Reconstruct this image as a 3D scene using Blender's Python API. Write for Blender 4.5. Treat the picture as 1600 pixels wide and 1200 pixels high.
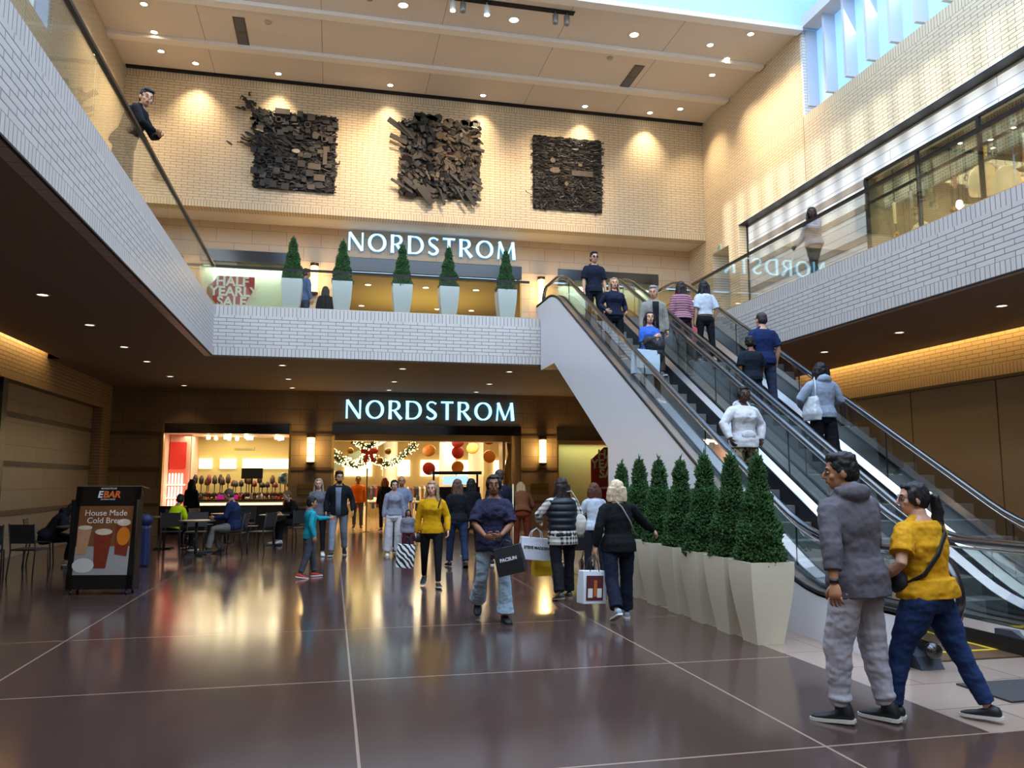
import bpy, math, random
from mathutils import Vector, Matrix, noise
R=math.radians; rnd=random.Random(7)
S=bpy.context.scene; COL=S.collection
for o in list(bpy.data.objects): bpy.data.objects.remove(o)
# ---------------- camera, world, exposure ----------------
cam=bpy.data.objects.new('camera',bpy.data.cameras.new('camera')); COL.objects.link(cam)
cam.data.sensor_width=36; cam.data.lens=1253.3/1600*36; cam.data.clip_end=300
yaw,pitch=R(12.5615),R(6.8185)
cam.location=(0,0,1.57); cam.rotation_euler=(R(90)+pitch,R(0.08),-yaw)
S.camera=cam
S.view_settings.view_transform='Standard'; S.view_settings.look='None'; S.view_settings.gamma=1
S.view_settings.use_curve_mapping=False; S.view_settings.exposure=0.9
S.cycles.max_bounces=7; S.cycles.diffuse_bounces=4; S.cycles.glossy_bounces=4; S.cycles.transmission_bounces=4
S.cycles.transparent_max_bounces=24; S.cycles.caustics_reflective=False; S.cycles.caustics_refractive=False
S.cycles.sample_clamp_indirect=4.0; S.cycles.use_denoising=True
W=bpy.data.worlds.new('world'); S.world=W; W.use_nodes=True
bg=W.node_tree.nodes['Background']; bg.inputs[0].default_value=(0.36,0.62,1.0,1); bg.inputs[1].default_value=1.6

def lamp(kind,name,loc,power,color,rot=(0,0,0),**k):
    d=bpy.data.lights.new(name,kind); d.energy=power; d.color=color
    for a,b in k.items(): setattr(d,a,b)
    o=bpy.data.objects.new(name,d); o.location=loc; o.rotation_euler=rot; COL.objects.link(o); return o
def aim(o,t): o.rotation_euler=(Vector(t)-o.location).to_track_quat('-Z','Y').to_euler()
# daylight falling in through the roof light over the hall and the two rows of high windows
DAY=(0.79,0.885,1.0)
lamp('AREA','daylight_roof',(3.0,3.0,15.5),1850,DAY,shape='RECTANGLE',size=16,size_y=24)
lamp('AREA','daylight_side',(12.1,6.5,12.5),330,(0.6,0.8,1.0),rot=(0,R(62),0),shape='RECTANGLE',size=1.8,size_y=20)
lamp('AREA','daylight_left',(-5.7,6.0,12.1),360,(0.82,0.91,1.0),rot=(0,R(-60),0),shape='RECTANGLE',size=2.0,size_y=22)
lamp('SUN','low_sun',(-20,0,20),2.2,(1.0,0.95,0.84),rot=(0,0,0),angle=R(1.2)).rotation_euler=Vector((17.8,4.6,-3.1)).to_track_quat('-Z','Y').to_euler()

# ---------------- materials ----------------
def lin(c):
    if isinstance(c,str): c=[int(c[i:i+2],16)/255 for i in (0,2,4)]
    return tuple(x/12.92 if x<=.04045 else ((x+.055)/1.055)**2.4 for x in c)+(1,)
class NT:
    def __init__(s,name):
        s.m=bpy.data.materials.new(name); s.m.use_nodes=True; s.t=s.m.node_tree; s.n=s.t.nodes; s.l=s.t.links
        s.p=s.n['Principled BSDF']; s.out=s.n['Material Output']; s._tc=None
    def add(s,k,**kw):
        n=s.n.new(k)
        for a,b in kw.items():
            if a.startswith('i_'):
                key=a[2:]; key=int(key) if key.isdigit() else key.replace('_',' ')
                n.inputs[key].default_value=b
            else: setattr(n,a,b)
        return n
    def link(s,a,b): s.l.new(a,b)
    def co(s):
        if not s._tc: s._tc=s.n.new('ShaderNodeTexCoord')
        return s._tc.outputs['Object']
    def math(s,op,a,b=None,c=None):
        n=s.n.new('ShaderNodeMath'); n.operation=op
        for i,v in enumerate((a,b,c)):
            if v is None: continue
            if isinstance(v,(int,float)): n.inputs[i].default_value=v
            else: s.link(v,n.inputs[i])
        return n.outputs[0]
    def xyz(s):
        n=s.n.new('ShaderNodeSeparateXYZ'); s.link(s.co(),n.inputs[0]); return n.outputs
    def comb(s,x,y,z):
        n=s.n.new('ShaderNodeCombineXYZ')
        for i,v in enumerate((x,y,z)):
            if isinstance(v,(int,float)): n.inputs[i].default_value=v
            else: s.link(v,n.inputs[i])
        return n.outputs[0]
    def mix(s,f,a,b):
        n=s.n.new('ShaderNodeMix'); n.data_type='RGBA'
        for i,v in ((0,f),(6,a),(7,b)):
            if hasattr(v,'is_linked') or hasattr(v,'links'): s.link(v,n.inputs[i])
            else: n.inputs[i].default_value=v
        return n.outputs[2]
    def noise(s,scale,detail=3,rough=.5,vec=None):
        n=s.add('ShaderNodeTexNoise'); n.inputs['Scale'].default_value=scale; n.inputs['Detail'].default_value=detail; n.inputs['Roughness'].default_value=rough
        s.link(vec if vec is not None else s.co(),n.inputs['Vector']); return n.outputs[0]
    def bump(s,h,strength=.3,dist=.01):
        b=s.add('ShaderNodeBump'); b.inputs['Strength'].default_value=strength; b.inputs['Distance'].default_value=dist
        s.link(h,b.inputs['Height']); s.link(b.outputs[0],s.p.inputs['Normal'])
MC={}
def mat(name,col='808080',rough=.6,metal=0,emit=None,es=1,var=.0,vs=6,bump=0,bs=40,bd=.005,spec=.5,stretch=None,coat=0):
    if name in MC: return MC[name]
    t=NT(name); p=t.p; c=lin(col)
    p.inputs['Base Color'].default_value=c; p.inputs['Roughness'].default_value=rough; p.inputs['Metallic'].default_value=metal
    p.inputs['Specular IOR Level'].default_value=spec; p.inputs['Coat Weight'].default_value=coat
    if var:
        v=t.co()
        if stretch:
            m=t.add('ShaderNodeMapping'); m.inputs['Scale'].default_value=stretch; t.link(v,m.inputs[0]); v=m.outputs[0]
        nf=t.noise(vs,4,.6,v)
        a=tuple(min(1,x*(1+var)) for x in c[:3])+(1,); b=tuple(x*(1-var) for x in c[:3])+(1,)
        t.link(t.mix(nf,b,a),p.inputs['Base Color'])
    if bump:
        v=t.co()
        if stretch:
            m=t.add('ShaderNodeMapping'); m.inputs['Scale'].default_value=stretch; t.link(v,m.inputs[0]); v=m.outputs[0]
        t.bump(t.noise(bs,4,.6,v),bump,bd)
    if emit: p.inputs['Emission Color'].default_value=lin(emit); p.inputs['Emission Strength'].default_value=es
    MC[name]=t.m; return t.m
def fabric(col,name=None,rough=.85):
    name=name or 'fabric_'+col
    return mat(name,col,rough,var=.16,vs=7,bump=.55,bs=9,bd=.03,spec=.2,stretch=(1,1,.45))
def knit(col): return mat('knit_'+col,col,.95,var=.12,vs=60,bump=.7,bs=120,bd=.006,spec=.15)
def brick_mat(name,axis,base,mortar,z0,bands,bw=.325,rh=.082,sold=.082,offx=0.0):
    """running bond with upright soldier courses; bands = height ranges of the soldier courses"""
    t=NT(name); x,y,z=t.xyz(); u=y if axis=='y' else x
    zz=t.math('SUBTRACT',z,z0-200*rh)
    def bt(v,w,h,off):
        b=t.add('ShaderNodeTexBrick'); b.offset=off; b.offset_frequency=2; b.squash=1; t.link(v,b.inputs['Vector'])
        for k,val in (('Scale',1),('Brick Width',w),('Row Height',h),('Mortar Size',.007),('Mortar Smooth',.2),('Bias',0)): b.inputs[k].default_value=val
        c=lin(base); b.inputs['Color1'].default_value=c; b.inputs['Color2'].default_value=tuple(k*.93 for k in c[:3])+(1,); b.inputs['Mortar'].default_value=lin(mortar); return b
    b1=bt(t.comb(u,zz,0.0),bw,rh,.5); b2=bt(t.comb(u,t.math('MULTIPLY',z,.01),0.0),sold,5.0,0)
    m=None
    for a,b in bands:
        f=t.math('MULTIPLY',t.math('GREATER_THAN',z,a),t.math('LESS_THAN',z,b)); m=f if m is None else t.math('MAXIMUM',m,f)
    if m is None: m=t.math('MULTIPLY',z,0)
    t.link(t.mix(m,b1.outputs[0],b2.outputs[0]),t.p.inputs['Base Color'])
    n=t.add('ShaderNodeMix'); t.link(m,n.inputs[0]); t.link(b1.outputs[1],n.inputs[2]); t.link(b2.outputs[1],n.inputs[3])
    t.bump(t.math('SUBTRACT',1.0,n.outputs[0]),.6,.008); t.p.inputs['Roughness'].default_value=.42; t.p.inputs['Specular IOR Level'].default_value=.35
    return t.m
def stone_mat(name,axis,base,z0,bw=.9,rh=.45,mort='6a5238',rough=.5,off=.5,ms=.006):
    t=NT(name); x,y,z=t.xyz(); u={'x':x,'y':y}.get(axis,x); v=t.math('SUBTRACT',z,z0) if axis in 'xy' else y
    b=t.add('ShaderNodeTexBrick'); b.offset=off; b.offset_frequency=2; t.link(t.comb(u,v,0.0),b.inputs['Vector'])
    for k,val in (('Scale',1),('Brick Width',bw),('Row Height',rh),('Mortar Size',ms),('Mortar Smooth',.1),('Bias',0)): b.inputs[k].default_value=val
    c=lin(base); b.inputs['Color1'].default_value=c; b.inputs['Color2'].default_value=tuple(k*.9 for k in c[:3])+(1,); b.inputs['Mortar'].default_value=lin(mort)
    nz=t.noise(2.3,5,.6); t.link(t.mix(t.math('MULTIPLY',nz,.25),b.outputs[0],tuple(k*.6 for k in c[:3])+(1,)),t.p.inputs['Base Color'])
    t.p.inputs['Roughness'].default_value=rough; return t.m
def glass_mat(name,tint='e6f2ee',refl=.02,k=1.0,ior=1.5):
    t=NT(name); t.n.remove(t.p)
    tr=t.add('ShaderNodeBsdfTransparent'); tr.inputs[0].default_value=lin(tint)
    gl=t.add('ShaderNodeBsdfGlossy'); gl.inputs['Roughness'].default_value=refl
    fr=t.add('ShaderNodeFresnel'); fr.inputs[0].default_value=ior
    mx=t.add('ShaderNodeMixShader'); f=t.math('MULTIPLY',fr.outputs[0],k); t.link(f,mx.inputs[0]); t.link(tr.outputs[0],mx.inputs[1]); t.link(gl.outputs[0],mx.inputs[2])
    t.link(mx.outputs[0],t.out.inputs[0]); return t.m
# ---------------- object helpers ----------------
class MB:
    def __init__(s): s.v=[]; s.f=[]; s.m=[]; s.mi=0
    def add(s,vs,fs):
        n=len(s.v); s.v+= [tuple(v) for v in vs]; s.f+=[tuple(i+n for i in f) for f in fs]; s.m+=[s.mi]*len(fs); return s
    def box(s,x0,x1,y0,y1,z0,z1,M=None):
        vs=[(x,y,z) for x in (x0,x1) for y in (y0,y1) for z in (z0,z1)]
        if M is not None: vs=[M@Vector(v) for v in vs]
        return s.add(vs,[(0,1,3,2),(4,6,7,5),(0,4,5,1),(2,3,7,6),(0,2,6,4),(1,5,7,3)])
    def prism(s,pts,axis,a,b):
        """closed 2D outline (pts) extruded along axis from a to b; pts in the other two axes in xyz order"""
        def mk(p,c): return {'x':(c,p[0],p[1]),'y':(p[0],c,p[1]),'z':(p[0],p[1],c)}[axis]
        n=len(pts); vs=[mk(p,a) for p in pts]+[mk(p,b) for p in pts]
        fs=[tuple(range(n))[::-1],tuple(range(n,2*n))]+[(i,(i+1)%n,n+(i+1)%n,n+i) for i in range(n)]
        return s.add(vs,fs)
    def rings(s,rs,cap=True,closed=True):
        """rs: list of rings (lists of points, same length)"""
        n=len(rs[0]); base=len(s.v)
        for r in rs: s.v+=[tuple(p) for p in r]
        nf=0
        for k in range(len(rs)-1):
            for i in range(n if closed else n-1):
                j=(i+1)%n; s.f.append((base+k*n+i,base+k*n+j,base+(k+1)*n+j,base+(k+1)*n+i)); nf+=1
        if cap: s.f.append(tuple(base+i for i in range(n))[::-1]); s.f.append(tuple(base+(len(rs)-1)*n+i for i in range(n))); nf+=2
        s.m+=[s.mi]*nf; return s
    def tube(s,pts,rad,n=10,cap=True,up=None,flat=None):
        """tube along pts; rad number or list; flat=(a,b) scales the ring's two axes"""
        pts=[Vector(p) for p in pts]; k=len(pts); rad=rad if isinstance(rad,(list,tuple)) else [rad]*k
        rs=[]; prev=None
        for i,p in enumerate(pts):
            d=(pts[min(i+1,k-1)]-pts[max(i-1,0)]); d=d.normalized() if d.length>1e-9 else Vector((0,0,1))
            if prev is None:
                u=Vector(up) if up else (Vector((0,0,1)) if abs(d.z)<.9 else Vector((1,0,0)))
            else: u=prev
            u=(u-d*u.dot(d)); u=u.normalized() if u.length>1e-6 else d.orthogonal().normalized(); prev=u; w=d.cross(u)
            r=rad[i]; ra,rb=(r if isinstance(r,(tuple,list)) else (r,r))
            if flat: ra,rb=ra*flat[0],rb*flat[1]
            rs.append([p+u*(ra*math.cos(2*math.pi*j/n))+w*(rb*math.sin(2*math.pi*j/n)) for j in range(n)])
        return s.rings(rs,cap)
    def lathe(s,prof,c=(0,0,0),n=20,M=None,cap=True):
        rs=[[Vector((c[0]+r*math.cos(2*math.pi*j/n),c[1]+r*math.sin(2*math.pi*j/n),c[2]+z)) for j in range(n)] for r,z in prof]
        if M is not None: rs=[[M@p for p in r] for r in rs]
        return s.rings(rs,cap)
    def ell(s,c,r,M=None,n=14,k=9):
        c=Vector(c); rs=[]
        for i in range(k+1):
            a=-math.pi/2+math.pi*i/k; a=max(min(a,math.pi/2-.08),-math.pi/2+.08)
            rs.append([c+Vector((r[0]*math.cos(a)*math.cos(2*math.pi*j/n),r[1]*math.cos(a)*math.sin(2*math.pi*j/n),r[2]*math.sin(a))) for j in range(n)])
        if M is not None: rs=[[M@p for p in q] for q in rs]
        return s.rings(rs,True)
    def mesh(s,name,mats,smooth=False):
        me=bpy.data.meshes.new(name); me.from_pydata(s.v,[],s.f); me.update()
        for m in (mats if isinstance(mats,(list,tuple)) else [mats]): me.materials.append(m)
        if any(s.m): me.polygons.foreach_set('material_index',s.m)
        if smooth: me.polygons.foreach_set('use_smooth',[True]*len(me.polygons))
        return me
    def build(s,name,mats,parent=None,smooth=False,**k):
        return obj(name,s.mesh(name,mats,smooth),parent,**k)
def obj(name,me,parent=None,loc=None,bevel=0,**k):
    o=bpy.data.objects.new(name,me); COL.objects.link(o)
    if parent is not None: o.parent=parent
    if loc is not None: o.location=loc
    if bevel:
        b=o.modifiers.new('bevel','BEVEL'); b.width=bevel; b.segments=2; b.limit_method='ANGLE'
    for a,v in k.items(): o[a]=v
    return o
def tag(o,label,cat,group=None,kind=None):
    if label: o['label']=label
    if cat: o['category']=cat
    if group: o['group']=group
    if kind: o['kind']=kind
    return o
def empty(name,loc=(0,0,0),rz=0,label=None,cat=None,group=None):
    o=bpy.data.objects.new(name,None); COL.objects.link(o); o.location=loc; o.rotation_euler=(0,0,rz); o.empty_display_size=.1
    return tag(o,label,cat,group)
def copy_tree(o,parent=None,loc=None,rz=None,label=None):
    kids=list(o.children); c=o.copy(); COL.objects.link(c); c.parent=parent
    if loc is not None: c.location=loc
    if rz is not None: c.rotation_euler=(0,0,rz)
    if label: c['label']=label
    for ch in kids: copy_tree(ch,c)
    return c
def struct(name,mb,m,**k): o=mb.build(name,m,**k); o['kind']='structure'; return o
def textmesh(txt,size,mats,depth=.004,name='lettering',parent=None,M=None,space=1.0,align='CENTER',shear=0,bold=0):
    c=bpy.data.curves.new('t','FONT'); c.body=txt; c.size=size; c.extrude=depth; c.space_character=space; c.align_x=align; c.shear=shear; c.offset=bold; c.resolution_u=3
    t=bpy.data.objects.new('t',c); me=bpy.data.meshes.new_from_object(t); bpy.data.objects.remove(t); bpy.data.curves.remove(c)
    if M is not None: me.transform(M)
    me.materials.clear(); me.materials.append(mats); me.name=name
    return obj(name,me,parent)
# text transforms: face the viewer who looks towards +Y
FACE=Matrix(((1,0,0,0),(0,0,-1,0),(0,1,0,0),(0,0,0,1)))
# ---------------- key dimensions ----------------
XL,XR=-2.57,8.53; YF=18.0; YB=24.8; ZU=5.25; ZC=13.3; YA=23.5; XWL,XWR=-6.2,12.15
BR='d3bf9f'; MO='85704f'
# ---------------- floor ----------------
def floor_mat():
    t=NT('polished_dark_floor'); x,y,z=t.xyz()
    def lines(u,u0,p,w):
        a=t.math('DIVIDE',t.math('SUBTRACT',u,u0),p); fr=t.math('ABSOLUTE',t.math('SUBTRACT',a,t.math('ROUND',a)))
        return t.math('LESS_THAN',fr,w/p/2)
    l=t.math('MAXIMUM',lines(x,.185,2.71,.018),lines(y,4.45,2.235,.018))
    n=t.noise(.9,5,.65); n2=t.noise(11,4,.6)
    c=t.mix(n,lin('382924'),lin('503b35')); c=t.mix(t.math('MULTIPLY',n2,.35),c,lin('604a43'))
    t.link(t.mix(t.math('MULTIPLY',l,.8),c,lin('a58a78')),t.p.inputs['Base Color'])
    t.link(t.math('ADD',.10,t.math('MULTIPLY',n,.09)),t.p.inputs['Roughness'])
    t.p.inputs['Specular IOR Level'].default_value=.75
    t.bump(t.noise(1.3,3,.5),.06,.004)
    return t.m
struct('floor',MB().box(-14,4.05,-9,24.6,-.3,0).box(4.05,14,-9,4.45,-.3,0),floor_mat())
struct('floor_stone_border',MB().box(4.05,14,4.45,24.6,-.3,0),stone_mat('border_stone','z','a58c7c',0,.9,.62,'6e5a4c',.22))
struct('floor_store',MB().box(-14,14,24.6,42,-.3,.0),stone_mat('store_floor_tile','z','c7a878',0,.6,.6,'a88b60',.12,.0,.004))
# ---------------- ceilings ----------------
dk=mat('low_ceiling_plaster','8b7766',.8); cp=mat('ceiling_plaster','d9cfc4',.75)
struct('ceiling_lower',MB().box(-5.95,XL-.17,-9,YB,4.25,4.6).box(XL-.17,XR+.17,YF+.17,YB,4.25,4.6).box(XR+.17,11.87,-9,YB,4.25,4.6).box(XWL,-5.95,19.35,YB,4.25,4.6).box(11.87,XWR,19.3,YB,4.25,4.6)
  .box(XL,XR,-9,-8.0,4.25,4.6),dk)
struct('floor_upper_gallery',MB().box(-9,XL-.02,-9,YB,4.65,ZU).box(XL-.02,XR+.02,YF+.15,YB,4.65,ZU).box(XR+.02,14,-9,YB,4.65,ZU).box(-9,14,YB,38,4.65,ZU),stone_mat('gallery_floor','z','b79c80',0,.6,.6,'8a735a',.2))
mb=MB()
def ceil_slab(x0,x1,y0,y1): mb.box(x0,x1,y0,y1,ZC,ZC+.3)
ceil_slab(-6.05,11.75,17.6,YA+.15); ceil_slab(-6.05,-3,-9,17.6); ceil_slab(11.7,12.5,-9,17.6)
struct('ceiling_high',mb,cp)
# shallow drop beams running across the hall
bm=MB()
for y in (21.75,19.65,17.72): bm.box(-6.05,11.7,y-.17,y+.1,ZC-.10,ZC+.02)
struct('ceiling_beam',bm,mat('beam_plaster','e8e2da',.55))
sl=MB(); sl.box(-6.0,11.7,YA-.14,YA,ZC-.05,ZC+.01); struct('ceiling_shadow_gap',sl,mat('gap_black','0b0a0a',.9))
jm=mat('ceiling_joint','9c9186',.9); jb=MB()
for x in (-3.6,-.55,2.5,5.6,8.6):
    jb.box(x-.008,x+.008,17.9,YA-.15,ZC-.003,ZC)
struct('ceiling_joints',jb,jm)
# roof light well beside the high windows: upstand walls
struct('ceiling_well',MB().box(-3.1,12.4,17.585,17.8,ZC,17).box(-3.2,-3,-9,17.6,ZC+.25,17),mat('well_skylit_tint','bcd8f0',.7))  # blue of the sky light is put into the wall colour
# ---------------- upper walls ----------------
bb=[(9.32,9.52),(13.05,13.5)]
struct('wall_back_upper',MB().box(-6.05,11.75,YA,YA+.4,9.33,ZC),brick_mat('brick_back_upper','x',BR,MO,9.52,bb))
struct('ceiling_back_gallery',MB().box(-6.05,11.75,YA+.4,YB,9.33,9.6),cp)
mb=MB()
struct('wall_left_upper',MB().box(-6.6,-6.05,17.8,YB,ZU,ZC).box(-6.6,-6.05,-9,17.8,ZU,10.95).box(-6.6,-6.05,-9,17.8,13.25,ZC+.2),brick_mat('brick_left_upper','y',BR,MO,9.52,[(9.3,9.5)]))
# right upper wall: brick above 9.2, brick pier at the back, passage opening, stone panel recess
mb=MB(); mb.box(11.75,12.3,17.8,YA,9.2,ZC).box(11.75,12.3,-9,17.8,9.2,10.95).box(11.75,12.3,21.35,22.0,ZU,9.2).box(11.75,12.3,22.0,23.1,8.75,9.2).box(11.75,12.3,23.1,YA,ZU,9.2).box(11.75,12.3,YA,YB,ZU,9.33)
mb.prism([(11.76,10.95),(12.3,10.95),(12.3,11.3)],'y',-9,17.8)
struct('wall_right_upper',mb,brick_mat('brick_right_upper','y',BR,MO,9.2,[(10.68,10.95)]))
struct('wall_right_reveal',MB().box(11.76,12.3,17.72,17.8,10.9,ZC),brick_mat('brick_reveal','x','e6e2da','9a948c',9.2,[]))
struct('wall_right_passage',MB().box(12.3,13.6,23.1,23.3,ZU,9.2).box(13.5,13.6,21.3,23.3,ZU,9.2),brick_mat('brick_passage','x',BR,MO,9.2,[]))
struct('ceiling_passage',MB().box(12.3,13.6,22.0,23.1,8.75,9.2),cp)
# stone cladding recess with three darker bands
sp=stone_mat('cladding_stone','y','dedcd8',5.25,6.0,.245,'8c8378',.28,.5,.008)
struct('wall_right_stone',MB().box(12.05,12.3,15.95,21.35,ZU,9.2).box(12.05,12.3,-9,15.95,8.6,9.2).box(11.75,12.3,-9,21.35,9.17,9.2),sp)
bdm=mat('band_stone','8d8275',.5,var=.12)
b=MB()
for z in (8.42,7.82,7.09): b.box(12.03,12.06,15.95,21.35,z,z+.16)
struct('trim_right_bands',b,bdm)
blk=mat('black_metal','0c0c0e',.4)
struct('trim_right_edge',MB().box(11.74,12.05,-9,21.35,9.155,9.175).box(12.0,12.04,21.32,21.35,ZU,9.17),blk)
struct('trim_right_joint',MB().box(11.742,11.752,17.78,17.8,9.2,10.95),mat('joint_tan','9a8468',.8))
# ---------------- high windows ----------------
pane=mat('frosted_daylight_pane','a9ccf2',.35,emit='8cc6ff',es=.30)
def high_window(n,y0,y1,side):
    w=MB(); x=12.2 if side>0 else -6.45
    w.box(x-.02,x+.02,y0,y1,11.0 if side<0 else 11.28,ZC+(.9 if side>0 else -.05))
    o=w.build('window_%d'%n,pane if side>0 else glass_mat('high_glass','f2f8ff',.02,.3)); o['kind']='structure'; return o
alum=mat('white_window_fin','c3c6cc',.45)
ys=[17.72-.79*k for k in range(29)]
for k in range(9): high_window(k+1,ys[3*k+3],ys[3*k],1)
high_window(10,-5,17.7,-1)
f=MB()
for y in ys: f.box(11.86,12.2,y-.045,y+.045,11.22,ZC+.9)
struct('window_1_fins',f,alum)
f=MB()
for y in ys: f.box(-6.4,-6.1,y-.06,y+.06,10.95,13.3)
struct('window_10_fins',f,alum)
struct('window_10_frame',MB().box(-6.5,-6.4,-5,17.8,10.9,11.02),alum)
# ---------------- balcony fascias ----------------
fb=[(5.13,5.34),(4.24,4.42)]
struct('wall_fascia_back',MB().box(XL,4.70,YF,YF+.18,4.24,5.33),brick_mat('brick_fascia_back','x','d2c8c0','7f7a78',4.42,fb,.33,.08,.085))
struct('wall_fascia_left',MB().box(XL-.18,XL,-9,YF+.18,4.24,5.33),brick_mat('brick_fascia_left','y','c6bdb6','78736f',4.42,fb,.33,.08,.085))
struct('wall_fascia_right',MB().box(XR,XR+.18,-9,YF+.18,4.24,5.33).box(7.75,XR,YF,YF+.18,4.24,5.33),brick_mat('brick_fascia_right','y','c6bdb6','78736f',4.42,fb,.33,.08,.085))
struct('trim_fascia_edge',MB().box(XL-.03,XL+.004,-9,YF,4.225,4.245).box(XL,4.7,YF-.004,YF+.03,4.225,4.245).box(XR-.004,XR+.03,-9,YF,4.225,4.245),mat('edge_dark','241c18',.7))
# ---------------- lower side walls ----------------
wl=brick_mat('brick_left_lower','y','b59a78','5c4630',3.55,[(3.55,3.7)])
struct('wall_left_lower',MB().box(-6.7,XWL,-9,YB,3.55,4.9).box(-6.7,XWL,23.9,YB,0,3.55).box(-6.7,-6.5,-9,17.2,0,3.55),wl)
ls=stone_mat('left_stone','y','a8957c',0,1.2,.46,'75654f',.5)
struct('wall_left_stone',MB().box(-6.7,-6.45,17.3,23.9,0,3.55),ls)
b=MB()
for z in (2.86,1.86,.86): b.box(-6.46,-6.42,17.3,23.9,z,z+.11)
struct('trim_left_bands',b,mat('band_dark','5e4c3c',.6))
struct('trim_left_opening',MB().box(-6.5,-6.2,17.05,17.3,0,3.55).box(-6.55,-6.5,10,17.05,0,3.55),blk)
struct('wall_right_lower',MB().box(XWR,12.6,-9,YB,3.5,4.9),brick_mat('brick_right_lower','y','c8ab80','7a6040',3.5,[(3.5,3.72)]))
rp=mat('brushed_gold_panel','8e7c62',.38,metal=.35,var=.05,vs=1.2)
struct('wall_right_panel',MB().box(12.2,12.6,-9,YB,0,3.5),rp)
b=MB()
for k in range(14): b.box(12.19,12.201,-8+2.3*k,-7.99+2.3*k,0,3.5)
b.box(12.1,12.2,-9,YB,3.44,3.5)
struct('trim_right_panel_seams',b,mat('seam','4b3f31',.6))
# cove strips glowing down the brick friezes
wm=mat('cove_strip','fff0c0',.5,emit='ffdf98',es=14)
for nm,x0,x1,y1,a,b_ in (('left',XWL,-5.9,19.35,-5.995,-5.955),('right',11.8,XWR,19.3,11.875,11.915)):
    struct('ceiling_cove_'+nm,MB().box(x0-.05,x1+.05,-9,y1+.02,4.6,4.64).box(x0-.05,x1+.05,y1,y1+.04,4.25,4.62),mat('cove_white','e0d4bc',.7))
    s=MB().box(a,b_,-6,y1-.15,4.50,4.54).build('cove_lamp_strip',wm)
    tag(s,'warm strip lamp hidden in the %s ceiling slot above the brick frieze'%nm,'strip light')
# ---------------- back walls (both storeys) ----------------
st=stone_mat('back_stone_lower','x','9c8260',0,.98,.46,'5d452c',.45)
def back_wall(name,z0,z1,zt,m,wins,xl,xr):
    mb=MB(); x=xl
    for a,b,s in wins:
        mb.box(x,a,YB,YB+.35,z0,zt)
        if s>z0: mb.box(a,b,YB,YB+.35,z0,s)
        x=b
    mb.box(x,xr,YB,YB+.35,z0,zt); mb.box(xl,xr,YB,YB+.35,zt,z1)
    return struct(name,mb,m)
back_wall('wall_back_lower',0,4.6,3.24,st,[(-4.79,-1.24,.84),(-.03,5.82,0),(7.0,11.0,.45)],-6.7,12.6)
stu=stone_mat('back_stone_upper','x','cdb393',9.33-.42*9-.3,1.02,.43,'8d7355',.5)
back_wall('wall_back_storey',4.6,9.4,8.46,stu,[(-4.0,-1.5,5.3),(-.05,5.85,5.25),(7.08,10.6,5.5)],-6.6,12.3)
b=MB()
for x0,x1 in ((-6.2,-4.79),(-1.24,-.03),(5.82,7.0)):
    for z in (2.88,1.86,.83): b.box(x0,x1,YB-.04,YB,z,z+.09)
struct('trim_back_bands',b,mat('band_brown','6a4f33',.6))
b=MB()
for x0,x1 in ((-1.5,-.05),(5.85,7.08)): b.box(x0,x1,YB-.03,YB,6.55,6.63)
struct('trim_back_bands_upper',b,mat('band_tan','a08a6c',.6))
hd=mat('black_granite','101116',.12,spec=.6)
struct('trim_headers_lower',MB().box(-4.79,-1.24,YB-.03,YB+.1,2.93,3.22).box(-.03,5.82,YB-.03,YB+.1,2.96,3.25).box(7.0,11.0,YB-.03,YB+.1,2.83,3.25),hd)
struct('trim_headers_upper',MB().box(-4.0,-1.5,YB-.03,YB+.1,8.1,8.46).box(-.05,5.85,YB-.03,YB+.1,8.03,8.44).box(7.08,10.6,YB-.03,YB+.1,8.09,8.44),hd)
struct('trim_window_base',MB().box(-4.79,-1.24,YB-.05,YB+.05,0,.84).box(7.0,11,YB-.05,YB+.05,0,.45),mat('dark_base','1c1613',.4))
gold=mat('brass_trim','b08a45',.3,metal=.9)
struct('trim_door_frame',MB().box(-.03,.05,YB,YB+1.0,0,2.96).box(5.55,5.82,YB+.1,YB+1.0,0,2.96).box(-.03,5.82,YB+.35,YB+1.0,2.78,2.96).box(5.30,5.38,YB+.35,YB+.95,0,2.8),mat('door_frame_cream','c9ac74',.4))
struct('trim_window_frames',MB().box(-4.82,-4.76,YB-.06,YB+.1,.84,3.2).box(-1.27,-1.21,YB-.06,YB+.1,.84,3.2).box(7.0,7.05,YB-.02,YB+.1,.45,2.83),gold)
struct('trim_upper_frames',MB().box(-.05,.0,YB,YB+.3,ZU,8.03).box(5.8,5.85,YB,YB+.3,ZU,8.03).box(5.2,5.24,YB+.2,YB+.3,ZU,8.03),gold)
# rear shell behind the viewer so the hall is closed
struct('wall_rear',MB().box(-9,14,-9.3,-9,0,17),mat('rear_wall','b9aa94',.8))
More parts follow.
